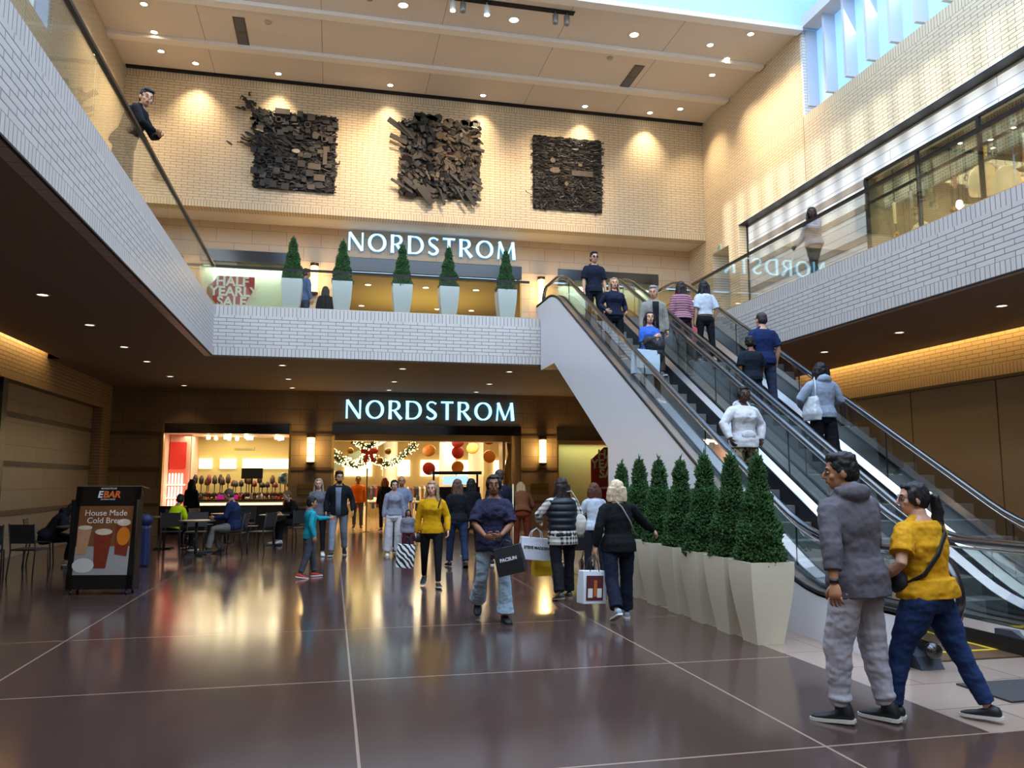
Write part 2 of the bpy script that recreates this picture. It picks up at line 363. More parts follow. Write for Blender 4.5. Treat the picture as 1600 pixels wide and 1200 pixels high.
# ---------------- escalators ----------------
TS=.5655; NK=-4.27
def nz(y): return TS*y+NK
Yb=-NK/TS; Yt=(ZU-NK)/TS       # where the nosing line meets the two floors
steel=mat('brushed_steel','c9c0b8',.28,metal=.95,var=.08,vs=3,stretch=(1,.15,1),bump=.08,bs=80)
steel2=mat('bright_steel','dcd9d6',.2,metal=1)
rub=mat('handrail_rubber','17171a',.22,spec=.8,coat=.6); darks=mat('dark_skirt','221f22',.35,metal=.3)
stepm=mat('ribbed_step','7d8286',.5,metal=.35); whitep=mat('white_side_panel','e6e7ec',.35,spec=.4)
balg=glass_mat('balustrade_glass','f8fbf9',.012,.45)
def railpath(h,x,low=5.6,up=18.45,r=.33,inset=0):
    """centre line of a handrail: lower newel, flat, slope, flat, upper newel"""
    zl=.93-.9+h; P=[]
    K=NK+h
    yl=(zl-K)/TS; zt=ZU+h-.02; yt=(zt-K)/TS
    c=(low+r,zl-r)
    for a in (250,230,210,190,180,165,150,135,120,105,92): P.append((c[0]+r*math.cos(R(a)),c[1]+r*math.sin(R(a))))
    P.append((yl-.75,zl))
    for k in range(7):
        t=k/6; y=yl-.6+t*1.2; a=(t)**2*.5*1.2*TS; P.append((y,zl+a))
    for k in range(7):
        t=k/6; y=yt-.6+t*1.2; P.append((y,zt-(1-t)**2*.5*1.2*TS))
    P.append((up-r-.05,zt)); c=(up-r,zt-r)
    for a in (88,70,50,30,10,0,-15,-35,-55,-70): P.append((c[0]+r*math.cos(R(a)),c[1]+r*math.sin(R(a))))
    return [(x,y,z) for y,z in P]
def slopeprofile(off,y0=6.0,y1=18.2):
    """deck line at height off over the nosing line, levelling out at both landings"""
    P=[(y0,off)]; ya=(0-NK)/TS; yb=(ZU-NK)/TS
    for k in range(6): t=k/5; P.append((ya-.5+t,off+t*t*.5*TS))
    for k in range(6): t=k/5; P.append((yb-.5+t,ZU+off-(1-t)**2*.5*TS))
    P.append((y1,ZU+off)); return P
def strip(mb,x0,o0,x1,o1,y0=6.0,y1=18.2,th=.03):
    a=slopeprofile(o0,y0,y1); b=slopeprofile(o1,y0,y1)
    mb.rings([[(x0,p[0],p[1]),(x1,q[0],q[1]),(x1,q[0],q[1]-th),(x0,p[0],p[1]-th)] for p,q in zip(a,b)])
def escalator(x1,x2,label,outer):
    c=(x1+x2)/2
    e=empty('escalator',(0,0,0),0,label,'escalator','pair of escalators')
    # steps (each an own part)
    n=int((Yt-Yb)/.36)+1
    for k in range(-2,n+2):
        y=Yb+.36*k; z=min(max(nz(y),0.0),ZU)+.004; zn=min(max(nz(y+.36),0),ZU)
        mb=MB(); mb.mi=0
        mb.box(c-.5,c+.5,y,y+.37,z-.03,z)
        zb=max(nz(y-.36),-.02)
        if nz(y)>-.1: mb.box(c-.5,c+.5,y,y+.05,z-.24 if z>.25 else -.02,z-.03)
        mb.mi=1; mb.box(c-.5,c-.485,y+.01,y+.36,z,z+.003).box(c+.485,c+.5,y+.01,y+.36,z,z+.003)
        o=mb.build('step',[stepm,mat('safety_yellow','c99a2a',.5)],e)
        if k==-2: continue
    d=MB(); 
    strip(d,x1+.02,.22,c-.52,.15); strip(d,c+.52,.15,x2-.02,.22)
    d.build('inner_deck',steel,e,smooth=False)
    s=MB(); strip(s,c-.52,.15,c-.505,.15,th=.55); strip(s,c+.505,.15,c+.52,.15,th=.55); s.build('skirt',darks,e)
    for x in (x1,x2):
        g=MB(); P=railpath(.86,x); lo=slopeprofile(.2,6.05,18.15)
        ys=[5.72,5.85]+[6.0+.35*k for k in range(36)]
        def rz(y):
            zl=.89; K=NK+.86; zt=ZU+.84
            if y<5.93: return zl-.33+math.sqrt(max(0,.33**2-(5.93-y)**2))
            if y>18.12: return zt-.33+math.sqrt(max(0,.33**2-(y-18.12)**2))
            base=max(zl,min(zt,K+TS*y)); return base+(.0)
        def lz(y):
            if y<6.05: return .12+(6.05-y)*.6
            return max(.2,min(ZU+.2,nz(y)+.2))-.02
        ys=[y for y in ys if y<18.4]+[18.35]
        g.rings([[(x-.006,y,lz(y)),(x+.006,y,lz(y)),(x+.006,y,rz(y)),(x-.006,y,rz(y))] for y in ys])
        gp=g.build('glass_panel',balg,e)
        for y in (7.9,10.0,12.1,14.2,16.3): MB().box(x-.009,x+.009,y-.004,y+.004,lz(y),rz(y)).build('panel_joint',mat('joint_dark','1d2422',.5),gp)
        h=MB(); h.tube(railpath(.93,x),.036,8,flat=(.75,1.25)); h.build('handrail',rub,e,smooth=True)
        t=MB(); t.tube([(p[0],p[1],p[2]-.035) if 4<i<26 else p for i,p in enumerate(railpath(.90,x))],.012,6); t.build('rail_track',steel2,e,smooth=True)
        q=MB(); q.prism([(5.95,0.0),(6.5,0.0),(6.5,.2),(6.3,.21),(6.02,.1)],'x',x-.11,x+.11); q.build('newel_base',mat('newel_grey','474a55',.4,metal=.3),e)
        br=MB(); br.lathe([(.03,0),(.07,.02),(.075,.06),(.05,.1)],(0,0,0),12,Matrix.Translation((x,5.99,.14))@Matrix.Rotation(R(70),4,'X')); br.build('inlet_brush',rub,e,smooth=True)
    p=MB(); p.box(x1+.1,x2-.1,6.2,7.35,.002,.012); p.build('landing_plate',mat('bronze_plate','7d5e42',.4,metal=.6,bump=.4,bs=150),e)
    y=MB(); y.box(c-.5,c+.5,7.3,7.42,.012,.02).box(c-.5,c-.46,6.5,7.3,.012,.016).box(c+.46,c+.5,6.5,7.3,.012,.016).box(c-.5,c+.5,6.46,6.5,.012,.016); y.build('comb_plate',mat('comb_yellow','d9b52c',.5),e)
    p=MB(); p.box(x1+.1,x2-.1,17.0,18.2,ZU+.002,ZU+.012); p.build('landing_plate',mat('bronze_plate'),e)
    o=MB()
    if outer<0:
        strip(o,x1-.2,.47,x1-.02,.44,6.0,18.35,.05); px0,px1=x1-.2,x1-.19
    else:
        strip(o,x2+.02,.44,x2+.2,.47,6.0,18.35,.05); px0,px1=x2+.19,x2+.2
    dk_=o.build('outer_deck',steel,e)
    if outer<0:
        o=MB(); strip(o,x1-.212,.475,x1-.19,.475,6.0,18.35,.03); o.build('deck_edge',mat('edge_black','18171a',.4),e)
        o=MB(); strip(o,x1-.035,.47,x1-.015,.47,6.0,18.35,.04); o.build('glass_clamp',mat('edge_black'),e)
        o=MB(); strip(o,x2+.01,.25,x2+.03,.25,6.0,18.2,.05); o.build('glass_clamp',mat('edge_black'),e)
        o=MB(); strip(o,x2+.02,.24,6.26,.24,6.0,18.2,.05); o.build('centre_deck',steel,e)
    else:
        o=MB(); strip(o,6.265,.24,x1-.02,.24,6.0,18.2,.05); o.build('centre_deck',steel,e); o=MB(); strip(o,x1-.03,.25,x1-.01,.25,6.0,18.2,.05); o.build('glass_clamp',mat('edge_black'),e)
        o=MB(); strip(o,x2+.015,.47,x2+.035,.47,6.0,18.35,.04); o.build('glass_clamp',mat('edge_black'),e)
    # side panel: outline follows the deck above and the notch below
    top=slopeprofile(.45,6.0,18.3)
    out=[(p[0],p[1]) for p in top]+[(18.3,5.3),(17.98,5.25),(17.98,4.12),(16.82,4.12),(13.36,2.12),(13.36,0),(6.0,0)]
    w=MB(); w.prism(out,'x',px0,px1); w.build('side_panel',whitep,e)
    # underside of the truss
    u=MB(); u.box(px0 if outer<0 else x1-.24,px1 if outer>0 else x2+.2,13.36,13.4,0,2.12); 
    A=[(13.36,2.12),(16.82,4.12),(17.98,4.12)]; a,b=(px0+.01,6.26) if outer<0 else (6.27,px1-.01)
    u.rings([[(a,y,z+.01),(b,y,z+.01),(b,y,z+.08),(a,y,z+.08)] for y,z in A]); u.build('truss_underside',mat('truss_soffit','8a6a40',.5),e)
    return e
escalator(4.90,6.14,'left escalator with a white side panel, running down beside the potted spruces',-1)
escalator(6.40,7.68,'right escalator of the pair, carrying people up beside the gold panel wall',1)
# mats in front
m=MB().box(4.72,8.0,4.98,5.5,.001,.014).build('entrance_mat',mat('charcoal_mat','3a3737',.95,var=.2,vs=30,bump=.4,bs=200)); tag(m,'charcoal entrance mat on the stone floor at the foot of the escalators','mat')
# ---------------- gallery railings ----------------
def railing(name,a,b,z0,zr,label,joints,post=None):
    a=Vector(a); b=Vector(b); d=(b-a).normalized(); n=Vector((-d.y,d.x,0)); L=(b-a).length
    e=empty(name,(a.x,a.y,0),math.atan2(d.y,d.x),label,'railing')
    k=0; cuts=[0]+[j for j in joints if 0<j<L]+[L]
    for u0,u1 in zip(cuts[:-1],cuts[1:]):
        MB().box(u0+.006,u1-.006,-.007,.007,z0,zr-.03).build('glass_panel',balg,e)
    MB().box(0,L,-.03,.03,zr-.045,zr).build('top_rail',mat('dark_rail','1f1815',.35,metal=.4),e)
    MB().box(0,L,-.02,.02,z0-.02,z0+.03).build('bottom_channel',steel2,e)
    return e
railing('glass_railing',(XL-.06,-8.5),(XL-.06,YF+.06),5.33,6.24,'glass railing with a dark rail along the left gallery',[1.6+2.0*k for k in range(14)])
railing('glass_railing',(XL-.02,YF+.06),(4.45,YF+.06),5.33,6.24,'glass railing along the back gallery in front of the potted spruces',[2.35,4.7])
railing('glass_railing',(XR+.06,YF+.0),(XR+.06,-8.5),5.33,6.39,'glass railing with a black rail along the right gallery',[1.0+1.72*k for k in range(15)])
railing('glass_railing',(8.0,YF+.06),(XR+.02,YF+.06),5.33,6.24,'short glass railing beside the top of the right escalator',[])
# ---------------- ceiling fittings ----------------
warm=(1.0,.70,.40)
trimw=mat('downlight_trim','e8e4da',.3,metal=.3)
def bulb(c,es): return mat('lamp_%s_%d'%(c,es),'fff4e0',.4,emit=c,es=es)
def downlight(x,y,z,r,label,cat,group,es=12,power=0,spot=None,col=warm,size=75,blend=.6,face='fff0d4'):
    e=empty('downlight',(x,y,z),0,label,cat,group)
    MB().lathe([(r,0),(r,-.012),(r*.82,-.014),(r*.8,0)],n=20).build('trim_ring',trimw,e,smooth=True)
    MB().lathe([(.001,-.004),(r*.8,-.004),(r*.8,.002),(.001,.002)],n=18,cap=False).build('lamp_disc',bulb(face,es),e)
    if power:
        o=lamp('SPOT','downlight_beam',(x,y,z-.03),power,col,spot_size=R(size),spot_blend=blend,shadow_soft_size=r*.8)
        if spot: aim(o,spot)
    return e
LOW=[(x,y) for x in (-4.16,) for y in (3.0,5.4,7.8,10.2,12.6,14.93,17.3,19.35,22.05,24.1)]+[(x,y) for x in (-1.2,1.6,4.25) for y in (19.35,21.98,24.08)]+[(10.09,y) for y in (5.6,7.95,10.28,12.6,14.91,17.25,19.5,22)]+[(7.2,21.9)]
for i,(x,y) in enumerate(LOW):
    if x<-4: l='round downlight in the long row along the low ceiling on the left'
    elif x>9: l='round downlight in the row along the low ceiling on the right'
    else: l='small round downlight in the low ceiling in front of the store entrance'
    downlight(x,y,4.25,.095,l,'ceiling light','downlights in the low ceiling '+('left' if x<-4 else 'right' if x>9 else 'by the store'),es=2.5,power=9 if y>5 else 5,size=100,col=(1,.66,.38))
HI=[(-4.84,20.16),(-4.86,21.45),(-4.88,22.43),(-4.06,22.91),(-1.81,23.01),(1.41,23.0),(4.24,23.04),(7.52,23.06),(9.7,23.04),(10.54,22.58),(10.56,21.74),(10.54,20.37),(10.53,19.45),(9.74,18.88),(10.54,18.15)]
for i,(x,y) in enumerate(HI):
    wash=y>22.8
    tgt=(x,YA,10.9) if wash else ((-6.05,y,10) if x<0 else (11.75,y,10.2))
    downlight(x,y,ZC,.10,('recessed spotlight over the brick wall of reliefs' if wash else 'recessed spotlight near the left end of the high ceiling' if x<0 else 'recessed spotlight near the right wall in the high ceiling'),'ceiling light','high wall washing spots '+('back' if wash else 'left' if x<0 else 'right'),es=14,power=(165 if -3<x<9 else 230) if wash else 300,spot=tgt,size=84,blend=1.0,col=(1,.79,.53))
for x,y in ((1.44,18.83),(4.27,18.86),(7.54,18.85)): downlight(x,y,ZC,.14,'large round downlight between the ceiling beams','ceiling light','large round ceiling downlights',es=14,power=1500,spot=(x-1.0,YA,10.6),size=50,blend=1.0)
# recessed track slot with heads
tr=empty('track_light',(3.0,18.25,ZC),0,'long black recessed track with spot heads in the high ceiling','track light')
MB().box(-2.6,2.7,-.09,.09,-.016,-.004).build('slot',mat('gap_black'),tr)
hm=mat('track_head_grey','8d8c88',.4,metal=.5)
for dx,lit in ((-2.4,0),(-.4,1),(-.15,0),(.45,1),(2.2,0),(2.5,0)):
    h=MB(); h.lathe([(.001,-.34),(.07,-.34),(.075,-.3),(.075,-.12),(.06,-.1),(.02,-.09),(.02,-.006)],(dx,0,0),14).build('track_head',hm if not lit else trimw,tr,smooth=True)
    if lit: MB().lathe([(.001,-.345),(.062,-.345),(.062,-.338),(.001,-.338)],(dx,0,0),14).build('lamp_face',bulb('fff0d4',40),tr)
for x,y0,y1 in ((-2.62,20.25,21.6),(8.28,20.3,21.65)):
    e=empty('air_vent',(x,(y0+y1)/2,ZC),0,'narrow grey slatted air vent in the high ceiling, '+('left one' if x<0 else 'right one'),'vent')
    L=(y1-y0)/2
    f=MB(); f.box(-.15,.15,-L,L,-.014,-.004); f.build('frame',mat('vent_frame','5a4a36',.6),e)
    g=MB()
    for i in range(2): g.box(-.11,.11,-L+.04+i*L,-.04+i*L,-.018,-.013)
    g.build('grille',mat('vent_grey','55585c',.5,bump=.6,bs=60,stretch=(.1,3,1)),e)
for x,y in ((7.3,20.1),(-1.9,20.3)):
    m=MB().lathe([(.001,-.05),(.07,-.05),(.09,-.02),(.09,0)],(x,y,ZC),14).build('smoke_detector',mat('detector','b9ad9c',.5),smooth=True); tag(m,'small round detector on the high ceiling '+('near the right vent' if x>0 else 'beside the left vent'),'smoke detector')
# ---------------- storefront lettering ----------------
sign_f=mat('sign_face','dff6ff',.3,emit='a8ecff',es=1.0); sign_s=mat('sign_side','4d93c8',.3,emit='3f9be0',es=.55)
def ribbon(mb,pts,w,d):
    """flat stroke through 2D pts with widths w, as a solid standing from y=0 to y=-d"""
    pts=[Vector(p) for p in pts]; k=len(pts); w=w if isinstance(w,(list,tuple)) else [w]*k
    L=[];Rr=[]
    for i,p in enumerate(pts):
        d_=(pts[min(i+1,k-1)]-pts[max(i-1,0)]).normalized(); n=Vector((-d_.y,d_.x)); L.append(p+n*w[i]/2); Rr.append(p-n*w[i]/2)
    rs=[[(a.x,-d,a.y),(b.x,-d,b.y),(b.x,0,b.y),(a.x,0,a.y)] for a,b in zip(L,Rr)]
    n0=len(mb.f); mb.rings(rs); nf=len(mb.f)-n0
    for i in range(k-1): mb.m[n0+i*4]=0
    for i in range(nf):
        if not(i<(k-1)*4 and i%4==0): mb.m[n0+i]=1
def arc(cx,cz,rx,rz,a0,a1,n=14): return [(cx+rx*math.cos(R(a0+(a1-a0)*i/n)),cz+rz*math.sin(R(a0+(a1-a0)*i/n))) for i in range(n+1)]
def ow(a0,a1,t0,t1,n=14): return [t0+(t1-t0)*abs(math.cos(R(a0+(a1-a0)*i/n))) for i in range(n+1)]
def letter(ch,h,d):
    m=MB(); T=.165*h; t=.088*h
    if ch=='N': w=.78*h; ribbon(m,[(t/2,0),(t/2,h)],[t*1.2,t*.95],d); ribbon(m,[(t*.6,h*.985),(w-t*.6,h*.02)],T*.95,d*.98); ribbon(m,[(w-t/2,0),(w-t/2,h)],[t*.9,t*1.2],d)
    if ch=='O': w=.98*h; ribbon(m,arc(w/2,h/2,w/2-T/2,h/2-t/2,0,360,40),ow(0,360,t*.8,T,40),d)
    if ch in 'RDP':
        w={'R':.68,'D':.86}[ch]*h; ribbon(m,[(T/2,0),(T/2,h*.5),(T/2,h)],[T*1.1,T*.92,T*1.1],d)
        if ch=='D': ribbon(m,[(T*.7,h-t/2),(w*.42,h-t/2)]+arc(w*.42,h/2,w*.58-T/2,h/2-t/2,90,-90,20)[1:-1]+[(w*.42,t/2),(T*.7,t/2)],[t*.8,t*.8]+ow(90,-90,t*.8,T,20)[1:-1]+[t*.8,t*.8],d)
        else:
            ribbon(m,[(T*.7,h-t/2),(w*.5,h-t/2)]+arc(w*.5,h*.735,w*.42-T*.45,h*.265-t/2,90,-90,14)[1:-1]+[(w*.45,h*.47),(T*.7,h*.47)],[t*.8,t*.8]+ow(90,-90,t*.8,T*.95,14)[1:-1]+[t*.8,t*.8],d)
            ribbon(m,[(w*.42,h*.5),(w*.7,h*.24),(w*1.0,0)],[T*.75,T*.95,T*1.1],d*.98)
    if ch=='S': w=.56*h; ribbon(m,[(w*.95,h*.86)]+arc(w*.52,h*.755,w*.42,h*.205,50,180,12)+[(w*.22,h*.6),(w*.5,h*.5),(w*.8,h*.37)]+arc(w*.48,h*.25,w*.42,h*.205,10,-145,12)+[(w*.03,h*.15)],[t*1.3]+[t*.8+.4*t*i/12 for i in range(13)]+[T*.95,T,T*.95]+[T*.95-.4*T*i/12 for i in range(13)]+[t*1.3],d)
    if ch=='T': w=.68*h; ribbon(m,[(0,h-t/2),(w,h-t/2)],[t*1.15,t*1.15],d); ribbon(m,[(w/2,0),(w/2,h-t*.5)],T,d*.98)
    if ch=='M': w=.98*h; ribbon(m,[(w*.04,0),(w*.12,h)],[t*1.1,t*.9],d); ribbon(m,[(w*.11,h*.985),(w*.5,h*.04)],[T,T*.85],d*.98); ribbon(m,[(w*.89,h*.985),(w*.5,h*.04)],[t,t*.7],d*.97); ribbon(m,[(w*.96,0),(w*.88,h)],[T*1.1,T],d)
    return m,w
def storefront_sign(x0,x1,y,z,h,label):
    e=empty('storefront_sign',(x0,y,z),0,label,'sign'); L=[(c,)+letter(c,h,.09) for c in 'NORDSTROM']; tot=sum(l[2] for l in L); g=((x1-x0)-tot)/8; x=0
    for c,m,w in L:
        o=m.build('letter_'+c.lower(),[sign_f,sign_s],e); o.location=(x,-.02,0); x+=w+g
    return e
storefront_sign(.36,5.55,YB-.02,3.42,.57,'glowing white letters NORDSTROM over the ground floor entrance')
storefront_sign(.32,5.60,YB-.02,8.64,.58,'glowing white letters NORDSTROM over the upper gallery entrance')
# ---------------- wall lamps ----------------
brz=mat('bronze_cap','4a3420',.4,metal=.7); glow=mat('sconce_glow','ffe9a8',.5,emit='ffdc80',es=2.8)
def sconce(x,z,h,label):
    e=empty('wall_lamp',(x,YB-.13,z),0,label,'wall lamp')
    MB().lathe([(.11,-h/2+.06),(.11,h/2-.06)],n=16).build('glass_shade',glow,e,smooth=True)
    for s in (-1,1):
        MB().lathe([(.05 if s<0 else .13,s*(h/2+.02) if s>0 else -h/2-.02),(.125,s*(h/2-.02)),(.125,s*(h/2-.07))][::(1 if s<0 else -1)],n=16).build('end_cap',brz,e,smooth=True)
    for k in (-1,0,1): MB().lathe([(.112,k*h/5-.006),(.114,k*h/5),(.112,k*h/5+.006)],n=16).build('ring',brz,e)
    MB().box(-.04,.04,.1,.13,-h/2+.1,h/2-.1).build('back_plate',brz,e)
    lamp('POINT','wall_lamp_light',(x,YB-.3,z),20,(1,.68,.28),shadow_soft_size=.15)
sconce(-.64,2.47,.86,'glowing wall lamp on the pier left of the ground floor entrance')
sconce(6.5,2.47,.86,'glowing wall lamp on the pier right of the ground floor entrance')
sconce(-.68,7.66,.95,'glowing wall lamp on the pier left of the upper entrance')
sconce(6.48,7.62,.95,'glowing wall lamp on the pier right of the upper entrance')
bs=mat('brass_plaque','8d6f38',.35,metal=.8)
for x in (-.7,6.42):
    m=MB().box(x-.29,x+.29,YB-.03,YB,1.13,1.46).build('brass_plaque',bs,bevel=.01); tag(m,'brass name plaque on the pier '+('left' if x<0 else 'right')+' of the entrance','plaque')
    t=textmesh('NORDSTROM',.085,mat('plaque_letters','3d2d14',.6),.002,parent=m,M=Matrix.Translation((x,YB-.034,1.27))@FACE)
# ---------------- sale posters and window panes ----------------
wg=glass_mat('window_glass','f6f9f2',.02,.35)
struct('window_11',MB().box(-4.79,-1.24,YB+.0,YB+.01,.84,2.93),wg)
struct('window_12',MB().box(7.05,11,YB+.0,YB+.01,.45,2.83),wg)
struct('window_13',MB().box(-4.0,-1.5,YB+.02,YB+.03,5.3,8.1),wg)
struct('window_14',MB().box(7.08,10.6,YB+.02,YB+.03,5.5,8.09),wg)
red=mat('poster_red','b5202a',.5); wht=mat('poster_white','f2efe8',.5)
def sale(x,y,z,s,label,rz=0):
    e=empty('sale_sign',(x,y,z),rz,label,'sale sign')
    MB().prism([(-.62*s,0),(-.42*s,.34*s),(.42*s,.34*s),(.62*s,0),(.45*s,-.5*s),(-.45*s,-.5*s)] if s<0 else [(-.75*s,.05*s),(-.4*s,.45*s),(.62*s,.45*s),(.62*s,.1*s),(.3*s,-.52*s),(-.35*s,-.52*s),(-.75*s,-.12*s)],'y',0,.012).build('panel',red,e)
    for i,w in enumerate(('HALF','YEARLY','SALE')):
        textmesh(w,.40*s,wht,.006,parent=e,M=Matrix.Translation((-.02*s+(0,.06,0)[i]*s,-.012,(.16-.31*i)*s))@FACE,bold=.012*s)
sale(-3.05,YB+.06,7.22,1.0,'red HALF YEARLY SALE sign in the upper left window')
e=empty('sale_sign',(8.9,YB+.06,1.9),0,'tall red HALF YEARLY SALE sign in the ground floor window beside the escalator','sale sign')
MB().prism([(-.75,-1.3),(.75,-1.3),(.75,.72),(-.3,.72),(-.75,.3)],'y',0,.012).build('panel',red,e)
for i,w in enumerate(('HALF','YEARLY','SALE')): textmesh(w,.40,wht,.006,parent=e,M=Matrix.Translation((-.05,-.012,.36-.31*i))@FACE,bold=.012)
MB().box(-.4,.5,-.006,0,-.62,-.56).build('small_print',wht,e)
# back boards of the closed shop windows
struct('wall_window_board_upper',MB().box(-4.1,-1.4,YB+.36,YB+.42,ZU,8.46).box(7.0,10.7,YB+.36,YB+.42,ZU,8.46),mat('pale_green_board','cfdccb',.8))
struct('wall_window_board_lower',MB().box(6.9,11.1,YB+.9,YB+.95,0,3.25),mat('olive_board','b9b682',.8))
lamp('AREA','upper_window_light',(-2.75,YB+.2,8.0),12,(.95,1,.92),shape='RECTANGLE',size=2.3,size_y=.2)
lamp('AREA','upper_window_light',(8.8,YB+.2,8.0),16,(.95,1,.92),shape='RECTANGLE',size=3.2,size_y=.2)
lamp('AREA','lower_window_light',(8.8,YB+.5,2.75),18,(1,.93,.6),shape='RECTANGLE',size=3.2,size_y=.5)
m=MB().box(11.72,11.75,20.9,21.14,8.62,8.8).build('exit_sign',mat('exit_frame','d8d4c8',.5)); tag(m,'small white and green exit sign on the right brick wall','exit sign')
m.location=(0,1.55,0.12); MB().box(11.71,11.72,20.93,21.11,8.65,8.77).build('green_face',mat('exit_green','6fae8c',.5),m)
# ---------------- ground floor store interior ----------------
cream=mat('store_wall_cream','d9c58e',.7); stc=mat('store_ceiling','e8dcc0',.8)
struct('wall_store_inside',MB().box(-6.7,12.6,38,38.2,0,4.6).box(-6.8,-6.7,YB,38,0,4.6).box(11.5,11.6,YB+1,38,0,4.6),cream)
struct('ceiling_store',MB().box(-6.8,12.6,YB+1.0,38.2,3.5,3.6),stc)
struct('wall_store_bulkhead',MB().box(-.1,5.9,YB+.35,YB+1.0,2.96,4.2).box(-5,-1.1,YB+.35,YB+.5,3.0,4.2),cream)
wc=mat('white_column','efe8d4',.6)
for i,(x,y) in enumerate(((4.1,29.2),(5.55,31.5),(2.4,34.5),(7.6,33))):
    m=MB().lathe([(.3,0),(.3,3.5)],(x,y,0),24).build('store_column',wc,smooth=True); tag(m,('nearest','second','farthest left','farthest right')[i]+' white round column inside the store','column'); m['kind']='structure'
for (x,y,p) in ((1.2,27.5,75),(4.6,28,75),(2.6,32,95),(-2,31,50),(8,31,60)):
    lamp('AREA','store_light',(x,y,3.42),p,(1,.84,.55),shape='SQUARE',size=2.0)
r2=random.Random(3); cl2=['1c1a1a','2b2320','4a3628','6d2b2a','35322e']; mat('counter_top','3a241a',.3)
for i in range(46):
    x=-.2+r2.random()*7; y=27+r2.random()*9
    m=MB().lathe([(.001,-.16),(.055,-.16),(.06,-.05),(.015,-.03),(.015,0)],(x,y,3.5),8).build('ceiling_spot',bulb('fff0cc',9),smooth=True); tag(m,'small bright spotlight in the cluster on the store ceiling','ceiling spot','spotlights on the store ceiling')
# lit wall niches at the far end
for i in range(7):
    x=-1.2+1.75*i
    m=MB().box(x,x+1.25,37.9,37.98,1.75,2.5).build('lit_niche',mat('niche_glow','fff0d8',.5,emit='ffe6b8',es=1.2)); tag(m,'bright white wall niche at the back of the store','lit niche','row of lit niches at the back of the store')
# escalator seen inside
m=MB(); m.prism([(-1.6,1.9),(1.5,3.45),(1.8,3.45),(-1.2,1.75)],'y',33,34); m=m.build('inner_stair_panel',mat('stair_glass_green','8fa08a',.3)); tag(m,'greenish side of a stair rising behind the garland inside the store','stair'); m.location=(.9,0,.0)
cl=['1b1a1d','3a2c26','6e5b48','c9b89a','8a2f2a','2d3446','e0d6c2','5c5a3a']
def rack(x,y,w,label,hgt=1.35):
    e=empty('clothes_rack',(x,y,0),0,label,'clothes rack','clothes racks inside the store')
    f=MB(); f.tube([(-w/2,0,0),(-w/2,0,hgt),(w/2,0,hgt),(w/2,0,0)],.015,6); f.build('frame',steel,e)
    for k in range(int(w/.09)):
        c=r2.choice(cl); xx=-w/2+.06+k*.09; l=.6+r2.random()*.35
        g=MB(); g.rings([[(xx-.03,-.06,hgt-.03),(xx+.03,-.06,hgt-.03),(xx+.03,.06,hgt-.03),(xx-.03,.06,hgt-.03)],[(xx-.04,-.2,hgt-.1),(xx+.04,-.2,hgt-.1),(xx+.04,.2,hgt-.1),(xx-.04,.2,hgt-.1)],[(xx-.045,-.22,hgt-l),(xx+.045,-.22,hgt-l),(xx+.045,.22,hgt-l),(xx-.045,.22,hgt-l)]]); g.build('garment',fabric(c),e)
for i,(x,y) in enumerate(((-.3,31),(1.2,32.5),(3.0,30.5),(5.0,33),(6.3,29.5),(2.2,35.5),(4.4,36),(.2,35))): rack(x,y,1.1,'rack of hanging clothes inside the bright store')
def table(x,y,label):
    e=empty('display_table',(x,y,0),0,label,'display table','display tables inside the store'); MB().box(-.6,.6,-.4,.4,.8,.86).build('top',wc,e)
    for sx in (-.55,.55):
        for sy in (-.35,.35): MB().box(sx-.03,sx+.03,sy-.03,sy+.03,0,.8).build('leg',wc,e)
    return e
for x,y in ((2.9,27.6),(4.4,27.0),(1.7,29.5),(3.7,31.6)):
    table(x,y,'white display table with goods inside the store')
    for k in range(7):
        c=r2.choice(cl+['f2efe6','d9c9a0']); u=-.5+k*.16; hh=.08+r2.random()*.25
        m=MB().box(u-.05,u+.05,-.1,.1,0,hh).build('boxed_item',mat('item_'+c,c,.5),bevel=.01); m.location=(x,y+r2.uniform(-.2,.2),.862); tag(m,'small boxed item standing on a display table inside the store','box','boxed items on the display tables')
# hanging red and orange discs
for i,(x,y,zz) in enumerate(((3.15,26.9,(2.55,1.95)),(4.15,27.1,(2.85,2.5,2.0)),(5.15,26.6,(2.95,2.35)),(4.9,28.5,(2.7,)))):
    e=empty('hanging_disc_garland',(x,y,3.5),0,('left','middle','right','farther')[i]+' string of hanging red and orange paper discs in the store','hanging decoration')
    MB().box(-.004,.004,-.004,.004,1.9-3.5,0).build('string',wht,e)
    for j,z in enumerate(zz):
        M=Matrix.Translation((0,0,z-3.5))@Matrix.Rotation(R(35*(j%2*2-1)),4,'Y')
        MB().lathe([(.001,-.02),(.2,-.03),(.22,0),(.2,.03),(.001,.02)],n=20,M=M@Matrix.Rotation(R(60+20*j),4,'X'),cap=False).build('disc',mat('disc_red','b8241e',.5) if (i+j)%3 else mat('disc_orange','d8862a',.5),e,smooth=True)
